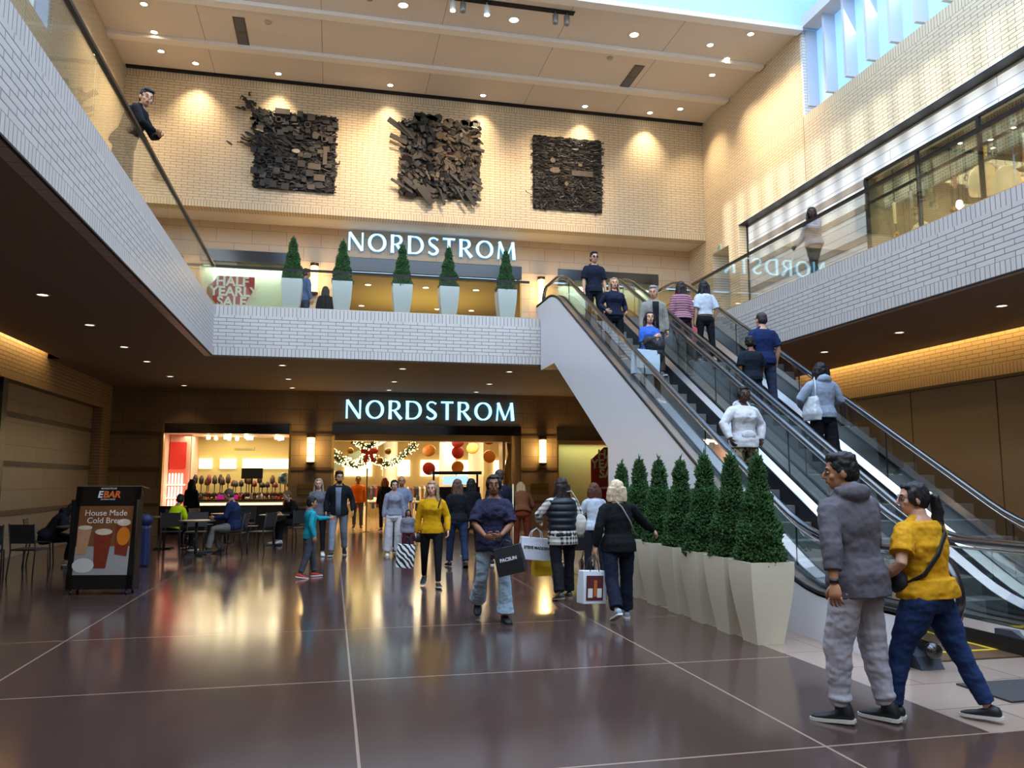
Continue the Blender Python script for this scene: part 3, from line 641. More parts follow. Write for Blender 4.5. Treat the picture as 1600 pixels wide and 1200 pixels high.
# lit garland
gm=mat('garland_green','2c3a1c',.8,var=.3,vs=20); ll=mat('fairy_light','ffe7a0',.4,emit='ffdf90',es=9)
def garland(pts,rad,label,n=60,seed=1,loc=(0,0,0),lights=150):
    q=random.Random(seed); e=empty('lit_garland',loc,0,label,'garland')
    g=MB(); k=len(pts)
    def at(t):
        t*=k-1; i=min(int(t),k-2); return Vector(pts[i]).lerp(Vector(pts[i+1]),t-i)
    for i in range(n*14):
        c=at(q.random()); d=Vector((q.gauss(0,1),q.gauss(0,1),q.gauss(0,1))).normalized(); s=rad*(.6+.6*q.random()); a=c+d*rad*.2; b=c+d*s
        w=d.orthogonal().normalized()*.012; g.add([a-w,a+w,b],[(0,1,2)])
        w=d.cross(w).normalized()*.02; g.add([a-w,a+w,b],[(0,1,2)])
    g.tube([at(i/20) for i in range(21)],rad*.5,8)
    g.build('foliage',gm,e)
    s=MB()
    for i in range(lights):
        c=at(q.random()); d=Vector((q.gauss(0,1),-abs(q.gauss(0,1)),q.gauss(0,1))).normalized()*rad*(.75+.3*q.random()); r=.014; p=c+d
        s.add([p+Vector(v)*r for v in ((1,0,0),(-1,0,0),(0,1,0),(0,-1,0),(0,0,1),(0,0,-1))],[(0,2,4),(2,1,4),(1,3,4),(3,0,4),(2,0,5),(1,2,5),(3,1,5),(0,3,5)])
    o=s.build('fairy_lights',ll,e); o['kind']='stuff'
    return e
g=garland([(-.1,0,2.45),(.35,0,2.15),(.75,0,2.05),(1.0,0,2.25),(1.25,0,2.6)],.2,'swag of green garland full of warm lights, left side of the entrance',seed=2,loc=(.05,26.6,0),lights=260)
g=garland([(0,0,2.6),(.3,0,2.3),(.7,0,2.1),(1.1,0,2.2),(1.7,0,2.75)],.18,'swag of green garland full of warm lights, rising to the middle of the entrance',seed=5,loc=(1.0,27.25,0),lights=260)
g=garland([(0,0,2.75),(.45,0,2.55),(.9,0,2.85)],.13,'short upper swag of lit garland above the bow',seed=8,loc=(.6,26.05,.05),lights=90)
e=empty('red_bow',(1.15,26.25,2.4),0,'large red ribbon bow on the lit garland','bow')
MB().ell((-.13,0,.1),(.16,.05,.1)).build('loop',mat('bow_red','b3201c',.5),e,smooth=True); MB().ell((.13,0,.1),(.16,.05,.1)).build('loop',mat('bow_red'),e,smooth=True)
for s in (-1,1): MB().prism([(0,.08),(s*.1,.05),(s*.2,-.28),(s*.06,-.25)][::s],'y',-.015,.015).build('tail',mat('bow_red'),e)
for x,z in ((.55,2.5),(1.75,2.5),(1.5,2.2)):
    m=MB().lathe([(.001,-.02),(.09,-.025),(.11,0),(.09,.025),(.001,.02)],n=16,M=Matrix.Translation((x,26.35,z))@Matrix.Rotation(R(90),4,'X'),cap=False).build('gold_ornament',gold,smooth=True); tag(m,'round gold ornament on the lit garland','ornament','gold ornaments on the garland')
# brass stanchion at the door and draped fabric on the right jamb
e=empty('kiosk',(3.95,26.0,0),0,'black service kiosk with a pale blue screen inside the entrance','kiosk'); MB().box(-.75,.75,-.1,.5,0,1.35).build('body',blk,e); MB().box(-.8,.8,-.15,.55,1.75,1.85).build('canopy',blk,e); MB().box(-.45,.35,-.12,-.1,1.42,1.7).build('screen',mat('kiosk_screen','9ec4e8',.3,emit='9ec8f0',es=.8),e)
for sx in (-.72,.72): MB().box(sx-.03,sx+.03,.2,.26,1.35,1.75).build('post',blk,e)
e=empty('brass_post',(1.05,25.2,0),0,'slim brass post standing on the store floor behind the couple','post'); MB().lathe([(.13,0),(.13,.015),(.03,.03),(.022,.05),(.022,1.9),(.03,1.92),(.001,1.93)],n=14).build('pole',gold,e,smooth=True)
fd=MB(); r=[]
for i in range(10): 
    z=.3+i*.27; r.append([(5.42+.10*math.sin(i*.9+k*.8)+k*.03,YB+.3+.05*math.sin(k*1.7+i),z) for k in range(8)])
fd.rings(r,False,False); fd=fd.build('draped_banner',mat('banner_gold','a5803c',.35,metal=.5,var=.4,vs=5,stretch=(1,1,.3)),smooth=True); so=fd.modifiers.new('s','SOLIDIFY'); so.thickness=.01; tag(fd,'gold and dark draped banner hanging at the right jamb of the entrance','banner')
# ---------------- cosmetics shop window at left ----------------
struct('wall_pink_shop',MB().box(-5.05,-4.93,YB+.35,28.5,0,3.0).box(-4.36,-4.3,YB+1.75,YB+3.3,0,3.0).box(-4.9,-4.3,YB+1.76,YB+1.86,0,3.0).box(-1.2,-1.1,YB+.35,28,0,3.0),mat('pink_wall','e2b7a4',.7))
struct('ceiling_shop',MB().box(-5.0,-1.2,YB+.5,29,2.98,3.05),mat('shop_ceiling','ecd6c8',.7))
struct('wall_shop_back',MB().box(-4.3,-1.2,28.0,28.1,1.0,3.0),mat('shop_back_cream','c8b878',.6))
for x0,x1,l in ((-4.25,-3.85,'left'),(-3.6,-3.1,'second'),(-2.9,-1.4,'long right')):
    m=MB().box(x0,x1,27.9,27.98,1.95,2.28).build('lit_niche',mat('niche_glow2','fff4e4',.5,emit='fff0dc',es=1.0)); tag(m,l+' bright white niche on the back wall of the cosmetics shop','lit niche')
for k in range(22):
    x=-4.2+k*.135; hh=.35+.3*r2.random()
    m=MB().lathe([(.07,0),(.07,.02),(.015,.04),(.015,hh*.5),(.06+.03*r2.random(),hh*.55),(.08,hh*.8),(.03,hh)],(x,27.0+.3*(k%3),1.15),9).build('display_stand',mat('stand_'+cl2[k%5],cl2[k%5],.5),smooth=True); tag(m,'dark display stand with goods on the back shelf of the cosmetics shop','display stand','display stands on the back shelf of the cosmetics shop')
m=MB().box(-4.28,-1.25,26.85,27.85,1.10,1.15).box(-4.28,-1.25,26.9,26.95,0,1.1).build('back_shelf',mat('counter_top'),None); tag(m,'long dark shelf behind the cosmetics counter','shelf')
struct('wall_shop_mirror_base',MB().box(-4.3,-1.3,28.0,28.1,0,1.0),mat('pink_wall'))
lamp('AREA','shop_light',(-3,26.4,2.93),60,(1,.82,.62),shape='RECTANGLE',size=3,size_y=1.6)
m=MB().box(-4.9,-4.42,YB+1.7,YB+1.74,1.95,2.75).build('red_light_box',mat('shop_red','c9302a',.5,emit='d8322a',es=.12)); tag(m,'lit red box over the lipstick shelves in the left shop window','light box')
e=empty('lipstick_shelf',(-4.66,YB+1.5,0),0,'glowing red shelving with rows of white lipstick tubes in the left shop window','shelf')
MB().box(-.24,.24,.18,.2,.6,1.9).build('back_panel',mat('shelf_red','d84a3c',.5,emit='e0402e',es=.9),e)
for z in (.62,1.02,1.42): MB().box(-.26,.26,-.1,.18,z,z+.03).build('shelf_board',mat('shelf_glow','fff0e0',.4,emit='fff0dc',es=1.5),e)
tb=mat('white_tube','fff4ea',.4,emit='fff0e6',es=1.3)
for z in (.655,1.055,1.455):
    for k in range(5):
        m=MB().lathe([(.026,0),(.026,.3),(.015,.33)],(-4.84+k*.09,YB+1.5,z),8).build('lipstick_tube',tb,smooth=True); tag(m,'tall white lipstick tube standing on the red shelves','lipstick tube','lipstick tubes on the red shelves')
# counter and goods
e=empty('shop_counter',(-2.8,25.9,0),0,'long glass fronted counter crowded with goods in the left shop window','counter')
MB().box(-1.2,1.35,-.3,.3,0,.95).build('body',mat('counter_body','b9a58c',.4),e); MB().box(-1.24,1.4,-.35,.35,.95,1.0).build('top',mat('counter_top','3a241a',.3),e); MB().box(-1.2,1.35,-.31,-.3,.55,.9).build('lit_front',mat('counter_glow','fff4e4',.4,emit='fff0dc',es=.7),e)
gc=['c03a8a','d8432f','f1efe8','2b8a4a','e4d08a','1c1c20','caa0b8','f6f2ea','7a2a30','38302c']
for k in range(34):
    c=r2.choice(gc); hh=.06+.2*r2.random()**2; rr=.02+.03*r2.random()
    q=MB()
    if k%3: q.lathe([(rr,0),(rr,hh*.7),(rr*.5,hh*.8),(rr*.5,hh),(.001,hh)],n=10)
    else: q.box(-rr,rr,-rr,rr,0,hh*.8)
    m=q.build('cosmetic_bottle' if k%3 else 'gift_box',mat('cos_'+c,c,.35),smooth=bool(k%3)); m.location=(-3.95+k*.074,26.0+.18*(k%3-1),1.0); tag(m,'small '+('bottle' if k%3 else 'gift box')+' on the crowded cosmetics counter','bottle' if k%3 else 'box','goods on the cosmetics counter')
e=empty('magenta_tray',(-3.05,25.62,1.0),0,'bright magenta tray on the cosmetics counter','tray'); MB().box(-.28,.28,-.09,.05,0,.13).build('tray',mat('magenta','c21c8c',.4,emit='c21c8c',es=.4),e)
e=empty('dark_monitor',(-2.45,26.5,0),0,'dark monitor on a post behind the cosmetics counter','monitor'); MB().box(-.32,.32,-.02,.02,1.62,1.95).build('screen',blk,e); MB().box(-.02,.02,.02,.05,0,1.8).build('stand',blk,e)
e=empty('round_mirror',(-1.42,25.65,1.0),0,'round make-up mirror on the right end of the cosmetics counter','mirror'); MB().lathe([(.001,-.01),(.17,-.01),(.18,0),(.17,.01),(.001,.01)],n=22,M=Matrix.Translation((0,0,.62))@Matrix.Rotation(R(90),4,'X'),cap=False).build('mirror_disc',mat('mirror_face','a8c4d0',.1,metal=.8),e,smooth=True); MB().lathe([(.08,0),(.08,.015),(.012,.03),(.012,.45)],n=12).build('stem',gold,e,smooth=True)
for i in range(14):
    x=-4.2+r2.random()*2.9; y=25.6+r2.random()*2
    m=MB().lathe([(.001,-.12),(.045,-.12),(.05,-.04),(.012,-.02),(.012,0)],(x,y,2.98),8).build('ceiling_spot',bulb('fff0cc',9),smooth=True); tag(m,'small bright spotlight on the cosmetics shop ceiling','ceiling spot','spotlights on the cosmetics shop ceiling')
t=textmesh('Louboutin',.16,mat('mirror_lettering','7d7350',.5),.003,name='mirror_lettering',M=Matrix.Translation((-2.85,27.98,2.55))@Matrix.Scale(-1,4,(1,0,0))@FACE); tag(t,'faint mirrored lettering on the mirror wall of the left shop','lettering')
# ---------------- upper store interior ----------------
gw=mat('upper_gold_wall','a88a42',.7)
struct('wall_upper_store',MB().box(-.2,6.0,31,31.1,ZU,8.3).box(-.25,-.15,YB+.35,31,ZU,8.3).box(5.95,6.05,YB+.35,31,ZU,8.3),gw)
struct('ceiling_upper_store',MB().box(-.2,6.0,YB+.35,31,7.95,8.05),mat('upper_store_ceiling','b59a52',.8))
lamp('AREA','upper_store_light',(3,28,6.2),45,(1,.82,.42),rot=(R(180),0,0),shape='RECTANGLE',size=4,size_y=3)
for i,(x,y) in enumerate(((1.0,26.2),(2.9,26.2),(4.6,26.2),(.9,29.5),(2.2,29.5),(3.7,29.5),(5.0,29.5))): downlight(x,y,7.95,.12,'round lamp on the golden ceiling inside the upper entrance','ceiling light','lamps on the golden ceiling',es=8)
e=garland([(0,0,0),(.02,0,.6),(0,0,1.15)],.26,'small lit tree standing inside the upper entrance',seed=11,loc=(4.35,25.6,ZU),lights=150)
e.children[0]['label']='green branches'
# ---------------- potted spruces ----------------
leafm=[mat('spruce_needles','3b5c31',.75,var=.45,vs=9,spec=.25),mat('spruce_needles_dark','2e4b29',.8,var=.4,vs=9,spec=.2)]
barkm=mat('bark','4a3626',.9); soil=mat('potting_moss','5b4a2a',.95,var=.4,vs=40,bump=.6,bs=60)
def spruce_mesh(seed,H=1.05,Rb=.27):
    q=random.Random(seed); m=MB(); off=Vector((seed*3.1,0,0))
    def rad(t,a):
        base=Rb*(1-t)**.85*(1.0 if t>.12 else .72+2.3*t)
        return max(.012,base*(1+.22*noise.noise(Vector((math.cos(a)*2,math.sin(a)*2,t*7))+off)+.1*math.sin(t*24+2*noise.noise(Vector((a,t*3,seed))))))
    rs=[]
    for i in range(26):
        t=i/25; rs.append([(rad(t,2*math.pi*j/18)*.8*math.cos(2*math.pi*j/18),rad(t,2*math.pi*j/18)*.8*math.sin(2*math.pi*j/18),t*H*.94) for j in range(18)])
    m.mi=1; m.rings(rs)
    m.mi=0
    for i in range(4200):
        t=1-math.sqrt(q.random()) if q.random()<.85 else q.random(); t=min(t,.985); a=q.random()*2*math.pi; r=rad(t,a)*(.72+.2*q.random()); c=Vector((r*math.cos(a),r*math.sin(a),t*H))
        out=Vector((math.cos(a),math.sin(a),.55+q.random()*.7)).normalized(); out=(out+Vector((q.gauss(0,.3),q.gauss(0,.3),q.gauss(0,.3)))).normalized()
        L=.028+.03*q.random()+(.02 if t>.8 else 0); tip=c+out*L; u=out.orthogonal().normalized(); w=out.cross(u); s=.0075+.004*q.random()
        m.mi=0 if q.random()<.75 else 1
        mid=c+out*L*.55
        m.add([mid+u*s*1.4,mid+w*s*1.4,mid-u*s*1.4,mid-w*s*1.4,tip,c],[(0,1,4),(1,2,4),(2,3,4),(3,0,4),(1,0,5),(2,1,5),(3,2,5),(0,3,5)])
    for i in range(7):
        z=H*(.9+.02*i); a=q.random()*6.3; m.tube([(0,0,z),(.012*math.cos(a),.012*math.sin(a),z+.05),(.03*math.cos(a),.03*math.sin(a),z+.085)],[.009,.008,.002],5)
    m.tube([(0,0,H*.8),(0,0,H*.98),(.004,0,H*1.07)],[.012,.01,.004],6)
    return m.mesh('foliage',leafm)
TREES=[spruce_mesh(i+1) for i in range(4)]
def pot_mesh(h,wt,wb,m):
    mb=MB(); rs=[]
    for i in range(9):
        t=i/8; w=wb+(wt-wb)*math.sin(t*math.pi/2)**1.15; rs.append([(sx*w/2,sy*w/2,t*h) for sx,sy in ((-1,-1),(1,-1),(1,1),(-1,1))])
    for w,z in ((wt-.03,h),(wt-.035,h-.07)): rs.append([(sx*w/2,sy*w/2,z) for sx,sy in ((-1,-1),(1,-1),(1,1),(-1,1))])
    mb.rings(rs); return mb.mesh('pot',m)
potm=mat('cream_planter','d9cdb4',.45,var=.04,vs=3); PM=pot_mesh(.78,.46,.28,potm); PM2=pot_mesh(.86,.46,.3,mat('white_planter','dcdad4',.45))
sb=MB().box(-.205,.205,-.205,.205,.69,.72).mesh('soil',soil)
def planter(x,y,z,k,label,group,pm=PM,hs=1.0,ts=1.0,tr=0):
    e=empty('potted_spruce',(x,y,z),0,label,'potted tree',group)
    obj('pot',pm,e); s=obj('soil',sb,e); s.location=(0,0,hs-1); 
    f=obj('foliage',TREES[k%4],e,loc=(0,0,.71+hs-1)); f.scale=(ts,ts,ts*1.0); f.rotation_euler=(0,0,tr)
    MB().tube([(0,0,.68),(0,0,.8)],.025,8).build('trunk',barkm,e)
    return e
names=['nearest potted spruce in the row beside the escalator, fullest and closest to the viewer','second potted spruce in the escalator row, just behind the nearest','third potted spruce in the escalator row','fourth potted spruce in the escalator row','fifth potted spruce in the escalator row, partly behind the blonde woman','sixth potted spruce in the escalator row','farthest potted spruce in the escalator row, behind the blonde woman']
for i,y in enumerate((7.33,7.88,8.5,9.15,9.82,10.5,11.2)):
    planter(4.14,y,0,i,names[i],'potted spruces beside the escalator',ts=1.02+.02*((i*7)%3),tr=i*1.3)
bn=['leftmost of the five spruces on the upper gallery','second spruce from the left on the upper gallery, beside the woman in black','middle spruce on the upper gallery, under the lit letter R','fourth spruce from the left on the upper gallery','rightmost of the five spruces on the upper gallery, nearest the escalator']
for i,x in enumerate((-1.0,.12,1.5,2.6,4.0)):
    planter(x,18.62,ZU,i+1,bn[i],'potted spruces on the upper gallery',PM2,1.08,1.0,i*2.1)
# ---------------- wall reliefs ----------------
bm_=[mat('relief_black','121010',.55,var=.3,vs=8),mat('relief_brown','2b241e',.6,var=.3,vs=8),mat('relief_taupe','4f4538',.65,var=.2,vs=8),mat('relief_slate','1e2125',.5,var=.3,vs=8),mat('relief_dark','0c0b0a',.8)]
def chip(m,x,z,y,w,h,a,ty,tx,n,q,thick=.03,jag=0.0):
    """one scrap: an n-sided plate"""
    M=Matrix.Translation((x,y,z))@Matrix.Rotation(a,4,'Y')@Matrix.Rotation(tx,4,'X')@Matrix.Rotation(ty,4,'Z')
    if n==4: pts=[(-w/2,-h/2),(w/2,-h/2),(w/2,h/2),(-w/2,h/2)]
    else: pts=[(w/2*math.cos(2*math.pi*i/n)*(1-jag*q.random()),h/2*math.sin(2*math.pi*i/n)*(1-jag*q.random())) for i in range(n)]
    vs=[M@Vector((p[0],-thick,p[1])) for p in pts]+[M@Vector((p[0],0,p[1])) for p in pts]; k=len(pts)
    m.add(vs,[tuple(range(k)),tuple(range(k,2*k))[::-1]]+[(i,k+i,k+(i+1)%k,(i+1)%k) for i in range(k)])
def relief(x0,x1,z0,z1,label): 
    e=empty('wall_relief',((x0+x1)/2,YA,(z0+z1)/2),0,label,'wall sculpture'); w,h=(x1-x0)/2,(z1-z0)/2
    MB().box(-w,w,-.06,0,-h,h).build('backing_board',bm_[4],e,bevel=.02); return e,w,h
q=random.Random(21)
e,w,h=relief(-2.42,-.14,9.98,12.32,'left dark wall relief of small scraps with a torn corner reaching up left')
m=MB()
for i in range(1500):
    m.mi=q.choice((0,0,0,1,1,3)); chip(m,q.uniform(-w,w),q.uniform(-h,h),-.06-q.random()*.06,q.uniform(.04,.2),q.uniform(.02,.06),q.gauss(0,.25),q.gauss(0,.2),q.gauss(0,.3),4,q)
for i in range(60):
    m.mi=q.choice((0,1,1,2)); chip(m,q.uniform(-w*.95,w*.95),q.uniform(-h*.95,h*.95),-.12-.03*q.random(),q.uniform(.12,.22),q.uniform(.1,.2),q.gauss(0,.05),0,0,4,q,.04)
m.build('scrap_relief',bm_,e)
m=MB()
for i in range(46):
    t=q.random(); m.mi=q.choice((0,0,1,1)); chip(m,-.75+q.gauss(0,.38),.38-.3*q.random()+q.gauss(0,.16),-.14-.06*q.random(),q.uniform(.2,.55),q.uniform(.05,.13),q.gauss(.45,.35),q.gauss(0,.3),q.gauss(0,.3),7,q,.05,.35)
m.mi=0; m.box(-1.1,-.3,-.15,-.08,.1,.5); m.build('dark_wing',bm_,e)
m=MB()
for i in range(60):
    t=q.random(); x=-w-.33+t*.75; z=h+.30-t*.55; m.mi=q.choice((0,0,1)); chip(m,x+q.gauss(0,.07),z-.12+q.gauss(0,.1),-.1-.08*q.random(),q.uniform(.1,.3),q.uniform(.06,.16),q.gauss(.6,.4),0,0,6,q,.04,.4)
for i in range(30):
    m.mi=0; chip(m,-w-.1+q.uniform(-.05,.3),h-.35+q.uniform(-.3,.2),-.1,q.uniform(.1,.2),q.uniform(.06,.16),q.gauss(.3,.4),0,0,6,q,.04,.4)
m.build('torn_corner',bm_,e)
m=MB(); 
for p in (((-w-.3,h+.3),(-w-.42,h+.38),(-w-.46,h+.28)),((-w,.22),(-w-.2,.24),(-w-.4,.38)),((-w,.08),(-w-.22,.1),(-w-.5,.14)),((-w-.2,h+.4),(-w-.22,h+.5),(-w-.15,h+.5)),((w,-.3),(w+.12,-.28),(w+.13,-.18))): m.tube([(a,-.12,b) for a,b in p],[.032,.024,.014],6)
m.build('bent_wire',bm_[0],e)
for nm,x,z,a,b,mi,n in (('pale_scrap',.02,-.02,.26,.16,mat('relief_pale','a89c84',.6),9),('taupe_plate',.7,-.78,.32,.2,bm_[2],4),('taupe_plate',.55,-.45,.36,.18,bm_[2],4),('taupe_plate',.55,.5,.26,.28,bm_[2],6),('wooden_form',.85,-.1,.12,.55,bm_[2],4),('square_plate',-.4,h-.02,.42,.17,bm_[1],4),('square_plate',.1,h-.05,.17,.17,bm_[1],4),('square_plate',w-.02,h-.3,.17,.17,bm_[0],4),('square_plate',-w-.03,-.08,.15,.15,bm_[1],4),('square_plate',-w,.25,.2,.2,bm_[0],4),('square_plate',-.6,-h+.1,.2,.2,bm_[1],4),('square_plate',-w,-.7,.18,.18,bm_[0],4)):
    m=MB(); chip(m,x,z,-.17,a,b,.02,0,0,n,q,.04,.3); m.build(nm,mi,e)
for x,z in ((.32,.82),(.82,.42),(-.72,-.42),(-.72,-.78),(-.5,.9)):
    m=MB(); m.box(x-.09,x+.09,-.19,-.15,z-.09,z-.06).box(x-.09,x+.09,-.19,-.15,z+.06,z+.09).box(x-.09,x-.06,-.19,-.15,z-.09,z+.09).box(x+.06,x+.09,-.19,-.15,z-.09,z+.09); m.build('small_frame',bm_[2 if x>0 else 1],e)
q=random.Random(5)
e,w,h=relief(1.82,4.15,10.1,12.38,'middle wall relief, a burst of jagged dark planks and scraps sticking out all round')
w2,h2=w*1.04,h*1.05
m=MB()
for i in range(760):
    x=q.uniform(-w2,w2); z=q.uniform(-h2,h2); m.mi=q.choice((0,1,2,1,2) if (x>-.2 and z>-.4) else (0,0,3,1,0) if x<-.2 else (0,1,3,0,2))
    chip(m,x,z,-.06-.16*q.random(),q.uniform(.12,.34),q.uniform(.06,.2),q.uniform(0,3.1) if q.random()<.5 else q.gauss(.5,.35),q.gauss(0,.35),q.gauss(0,.35),q.choice((4,5,7,9)),q,.03,.4)
m.build('scrap_relief',bm_,e)
for i in range(16):
    a=q.uniform(0,1); m=MB(); m.mi=0; x=-w+a*2*w; chip(m,x,h+.05+.15*q.random(),-.14,q.uniform(.22,.4),q.uniform(.25,.42),q.uniform(0,3),0,0,9,q,.04,.45); m.build('jagged_plate',bm_[(0,1,0,2)[i%4]],e)
for x,z,L,wd,a,c in ((-w-.1,h*.78,.8,.16,.55,0),(-w+.2,h*.62,.95,.07,.75,1),(-w-.12,h*.45,.55,.14,.35,1),(-w-.15,h*.30,.5,.06,.3,2),(-w+.0,-h*.82,.75,.07,.5,0),(-.42,-h-.02,.62,.26,.85,1),(.05,-h-.05,.5,.06,1.25,0),(.62,-h*.98,.72,.06,1.0,0),(.75,-h*.72,1.25,.07,.65,1),(w-.25,-h-.02,.5,.14,.9,0),(-w+.3,-h*.78,.5,.14,.6,0),(w,h*.35,.35,.09,.2,0),(w-.05,-h*.5,.4,.1,.8,0)):
    m=MB(); chip(m,x,z,-.22,L,wd,a,.1,0,4,q,.05); m.build('projecting_plank',bm_[c],e)
q=random.Random(9)
e,w,h=relief(5.92,8.18,9.98,12.36,'right wall relief, a flat black square with rounded corners and fine scribbled texture')
m=MB()
for i in range(1700):
    x=q.uniform(-w,w); z=q.uniform(-h,h); m.mi=q.choice((0,0,0,1,3)) if z<0 else q.choice((0,0,0,4,3,4))
    chip(m,x,z,-.06-q.random()*.05,q.uniform(.05,.2),q.uniform(.015,.04),q.gauss(0,.15) if z>-.1 else q.gauss(0,.7),q.gauss(0,.2),q.gauss(0,.4),4,q,.02)
m.build('scrap_relief',bm_,e)
m=MB()
for i in range(70):
    x=q.uniform(-w*.9,w*.9); z=q.uniform(-h*.95,-.0); p=[(x,-.13,z)]
    for k in range(6): p.append((p[-1][0]+q.gauss(0,.09),-.13,p[-1][2]+q.gauss(.0,.05)))
    m.mi=q.choice((1,2,0)); m.tube(p,.009,4)
m.build('scribbled_wire',bm_,e)
for x,z,a,b,n,c in ((-.52,.38,.17,.17,14,2),(-.45,.06,.36,.2,7,2),(.45,.02,.7,.18,4,1),(-.08,-.35,.12,.16,10,2),(.38,.3,.12,.1,4,2)):
    m=MB(); chip(m,x,z,-.13,a,b,0,0,0,n,q,.03); m.build('flat_plate',bm_[c],e)
# ---------------- right upper shop window ----------------
sx=12.05; Yw=15.9
def shopframe(lbl):
    e=empty('shop_window_frame',(sx,Yw,ZU),0,lbl,'window frame')
    MB().box(-.03,.03,-25,0,3.28,3.34).build('top_bar',blk,e); MB().box(-.025,.025,-25,0,2.68,2.73).build('transom',blk,e)
    for k in range(15): MB().box(-.035,.035,-1.68*k-.07,-1.68*k,0,3.3).build('mullion',blk,e)
    for k in range(14):
        MB().box(-.004,.004,-1.68*(k+1),-1.68*k-.07,0,2.68).build('glass_pane',wg,e)
        MB().box(-.004,.004,-1.68*(k+1),-1.68*k-.07,2.73,3.28).build('glass_pane',wg,e)
    return e
shopframe('black framed shop window of the lighting showroom on the right gallery')
lampw=mat('showroom_wall','a89878',.8); 
def perf():
    t=NT('perforated_panel'); x,y,z=t.xyz(); v=t.add('ShaderNodeTexVoronoi'); v.inputs['Randomness'].default_value=0; v.inputs['Scale'].default_value=14; t.link(t.comb(y,z,0.0),v.inputs['Vector'])
    f=t.math('LESS_THAN',v.outputs['Distance'],.28); t.link(t.mix(f,lin('cfc8b8'),lin('6a665c')),t.p.inputs['Base Color']); return t.m
struct('wall_showroom_bulkhead',MB().box(12.5,12.56,-9,Yw-.05,7.85,8.9),perf())
struct('wall_showroom_back',MB().box(16.0,16.1,-9,Yw,ZU,9).box(12.1,16.1,Yw-.02,Yw+.06,ZU,9),lampw)
struct('wall_showroom_brown',MB().box(14.6,14.7,-9,13.9,ZU,8.85),mat('showroom_brown','6a4a26',.7,var=.3,vs=2))
struct('ceiling_showroom',MB().box(12.06,16.1,-9,Yw,8.85,8.95),mat('showroom_ceiling','9a805a',.8))
for y in (14.6,12.2,9.8,7.4): lamp('AREA','showroom_light',(13.9,y,8.4),30,(1,.80,.5),shape='SQUARE',size=1.4)
for y in (15.0,13.2,11.4): lamp('SPOT','showroom_fill_spot',(12.3,y,8.75),70,(1,.85,.6),rot=(0,R(25),0),spot_size=R(100),shadow_soft_size=.05)  # added fill spots without fixtures, brightening the perforated panel
wick=mat('woven_shade','ead2a6',.7,emit='ffd9a0',es=.42,bump=.6,bs=60); amber=mat('amber_glass','d8a21e',.2,emit='e0a020',es=.5); pearl=mat('pearl_glass','e8e4dc',.15,spec=.8); pinkg=mat('rose_glass','c99a8a',.2); greeng=mat('green_glass','9fb58a',.2); orgl=mat('orange_tube','c25a22',.3,emit='d0601c',es=.4)
def hanger(x,y,z,prof,m,label,grp=None,n=16,name='pendant_lamp'):
    e=empty(name,(x,y,8.8),0,label,'pendant lamp',grp); dz=z-8.8
    MB().box(-.004,.004,-.004,.004,dz+max(p[1] for p in prof),0).build('cord',mat('cord_black','15120f',.5),e)
    MB().lathe([(p[0],p[1]+dz) for p in prof],n=n).build('shade',m,e,smooth=True); return e
hanger(12.75,15.0,6.95,[(.02,-.42),(.22,-.3),(.3,-.1),(.27,.1),(.16,.28),(.05,.36)],wick,'large round cream woven pendant near the left end of the showroom window')
hanger(13.25,14.3,7.0,[(.02,-.5),(.3,-.3),(.38,-.05),(.3,.25),(.15,.45),(.04,.5)],mat('teal_wire','a8c4c0',.4,bump=.8,bs=40),'pale teal diamond pattern pendant behind the showroom mullion')
hanger(12.7,13.15,7.6,[(.27,-.3),(.29,-.1),(.26,.12),(.15,.28),(.03,.32)],wick,'bell shaped woven pendant in the middle of the showroom window')
hanger(13.3,12.95,7.35,[(.1,-.42),(.2,-.1),(.16,.3),(.03,.35)],wick,'narrow woven pendant half hidden behind the bell shaped one')
hanger(12.6,12.52,7.2,[(.05,-.36),(.24,-.22),(.27,0),(.22,.24),(.1,.38),(.03,.4)],wick,'large tall oval woven pendant with glints beside the black mullion')
hanger(12.9,12.3,7.55,[(.06,-.5),(.06,.5)],orgl,'long orange cylinder pendant right of the oval woven pendant')
hanger(12.4,13.5,7.15,[(.02,-.1),(.07,-.03),(.05,.08),(.02,.1)],mat('hot_bulb','ffffff',.3,emit='fff2dc',es=5),'bare glowing bulb under the bell shaped pendant')
tubes=[(12.35,15.35,7.6,.5,wick),(12.4,14.28,7.65,.55,greeng),(12.4,14.85,7.75,.4,pearl),(12.55,13.75,7.9,.6,pinkg),(12.35,12.75,8.0,.35,amber),(12.5,14.6,7.9,.3,pearl),(12.45,11.9,7.8,.4,pearl)]
for i,(x,y,z,L,m_) in enumerate(tubes):
    hanger(x,y,z,[(.03,-L/2),(.035,L/2-.03),(.01,L/2)],m_,'slim tube pendant hanging in the showroom window','slim tube pendants in the showroom',8)
for i in range(44):
    y=15.6-4.6*q.random(); x=12.3+1.2*q.random(); z=6.4+1.7*q.random()+(15.6-y)*.12; r=.03+.05*q.random(); m_=q.choice((amber,pearl,pearl,pinkg,gold,gold))
    if i%2: hanger(x,y,z,[(.01,-r),(r*.8,-r*.6),(r,0),(r*.8,r*.6),(.01,r)],m_,'small blown glass ball hanging on a cord in the showroom','small glass balls in the showroom',10)
    else:
        e=empty('hanging_ring',(x,y,z),0,'small metal and glass ring hanging on a cord in the showroom','ornament','small hanging rings in the showroom')
        pts=[(0,r*math.cos(a*math.pi/6),r*math.sin(a*math.pi/6)) for a in range(13)]; MB().tube(pts,.016,6,False).build('ring',m_,e,smooth=True); MB().box(-.003,.003,-.003,.003,r,8.8-z).build('cord',mat('cord_black'),e)
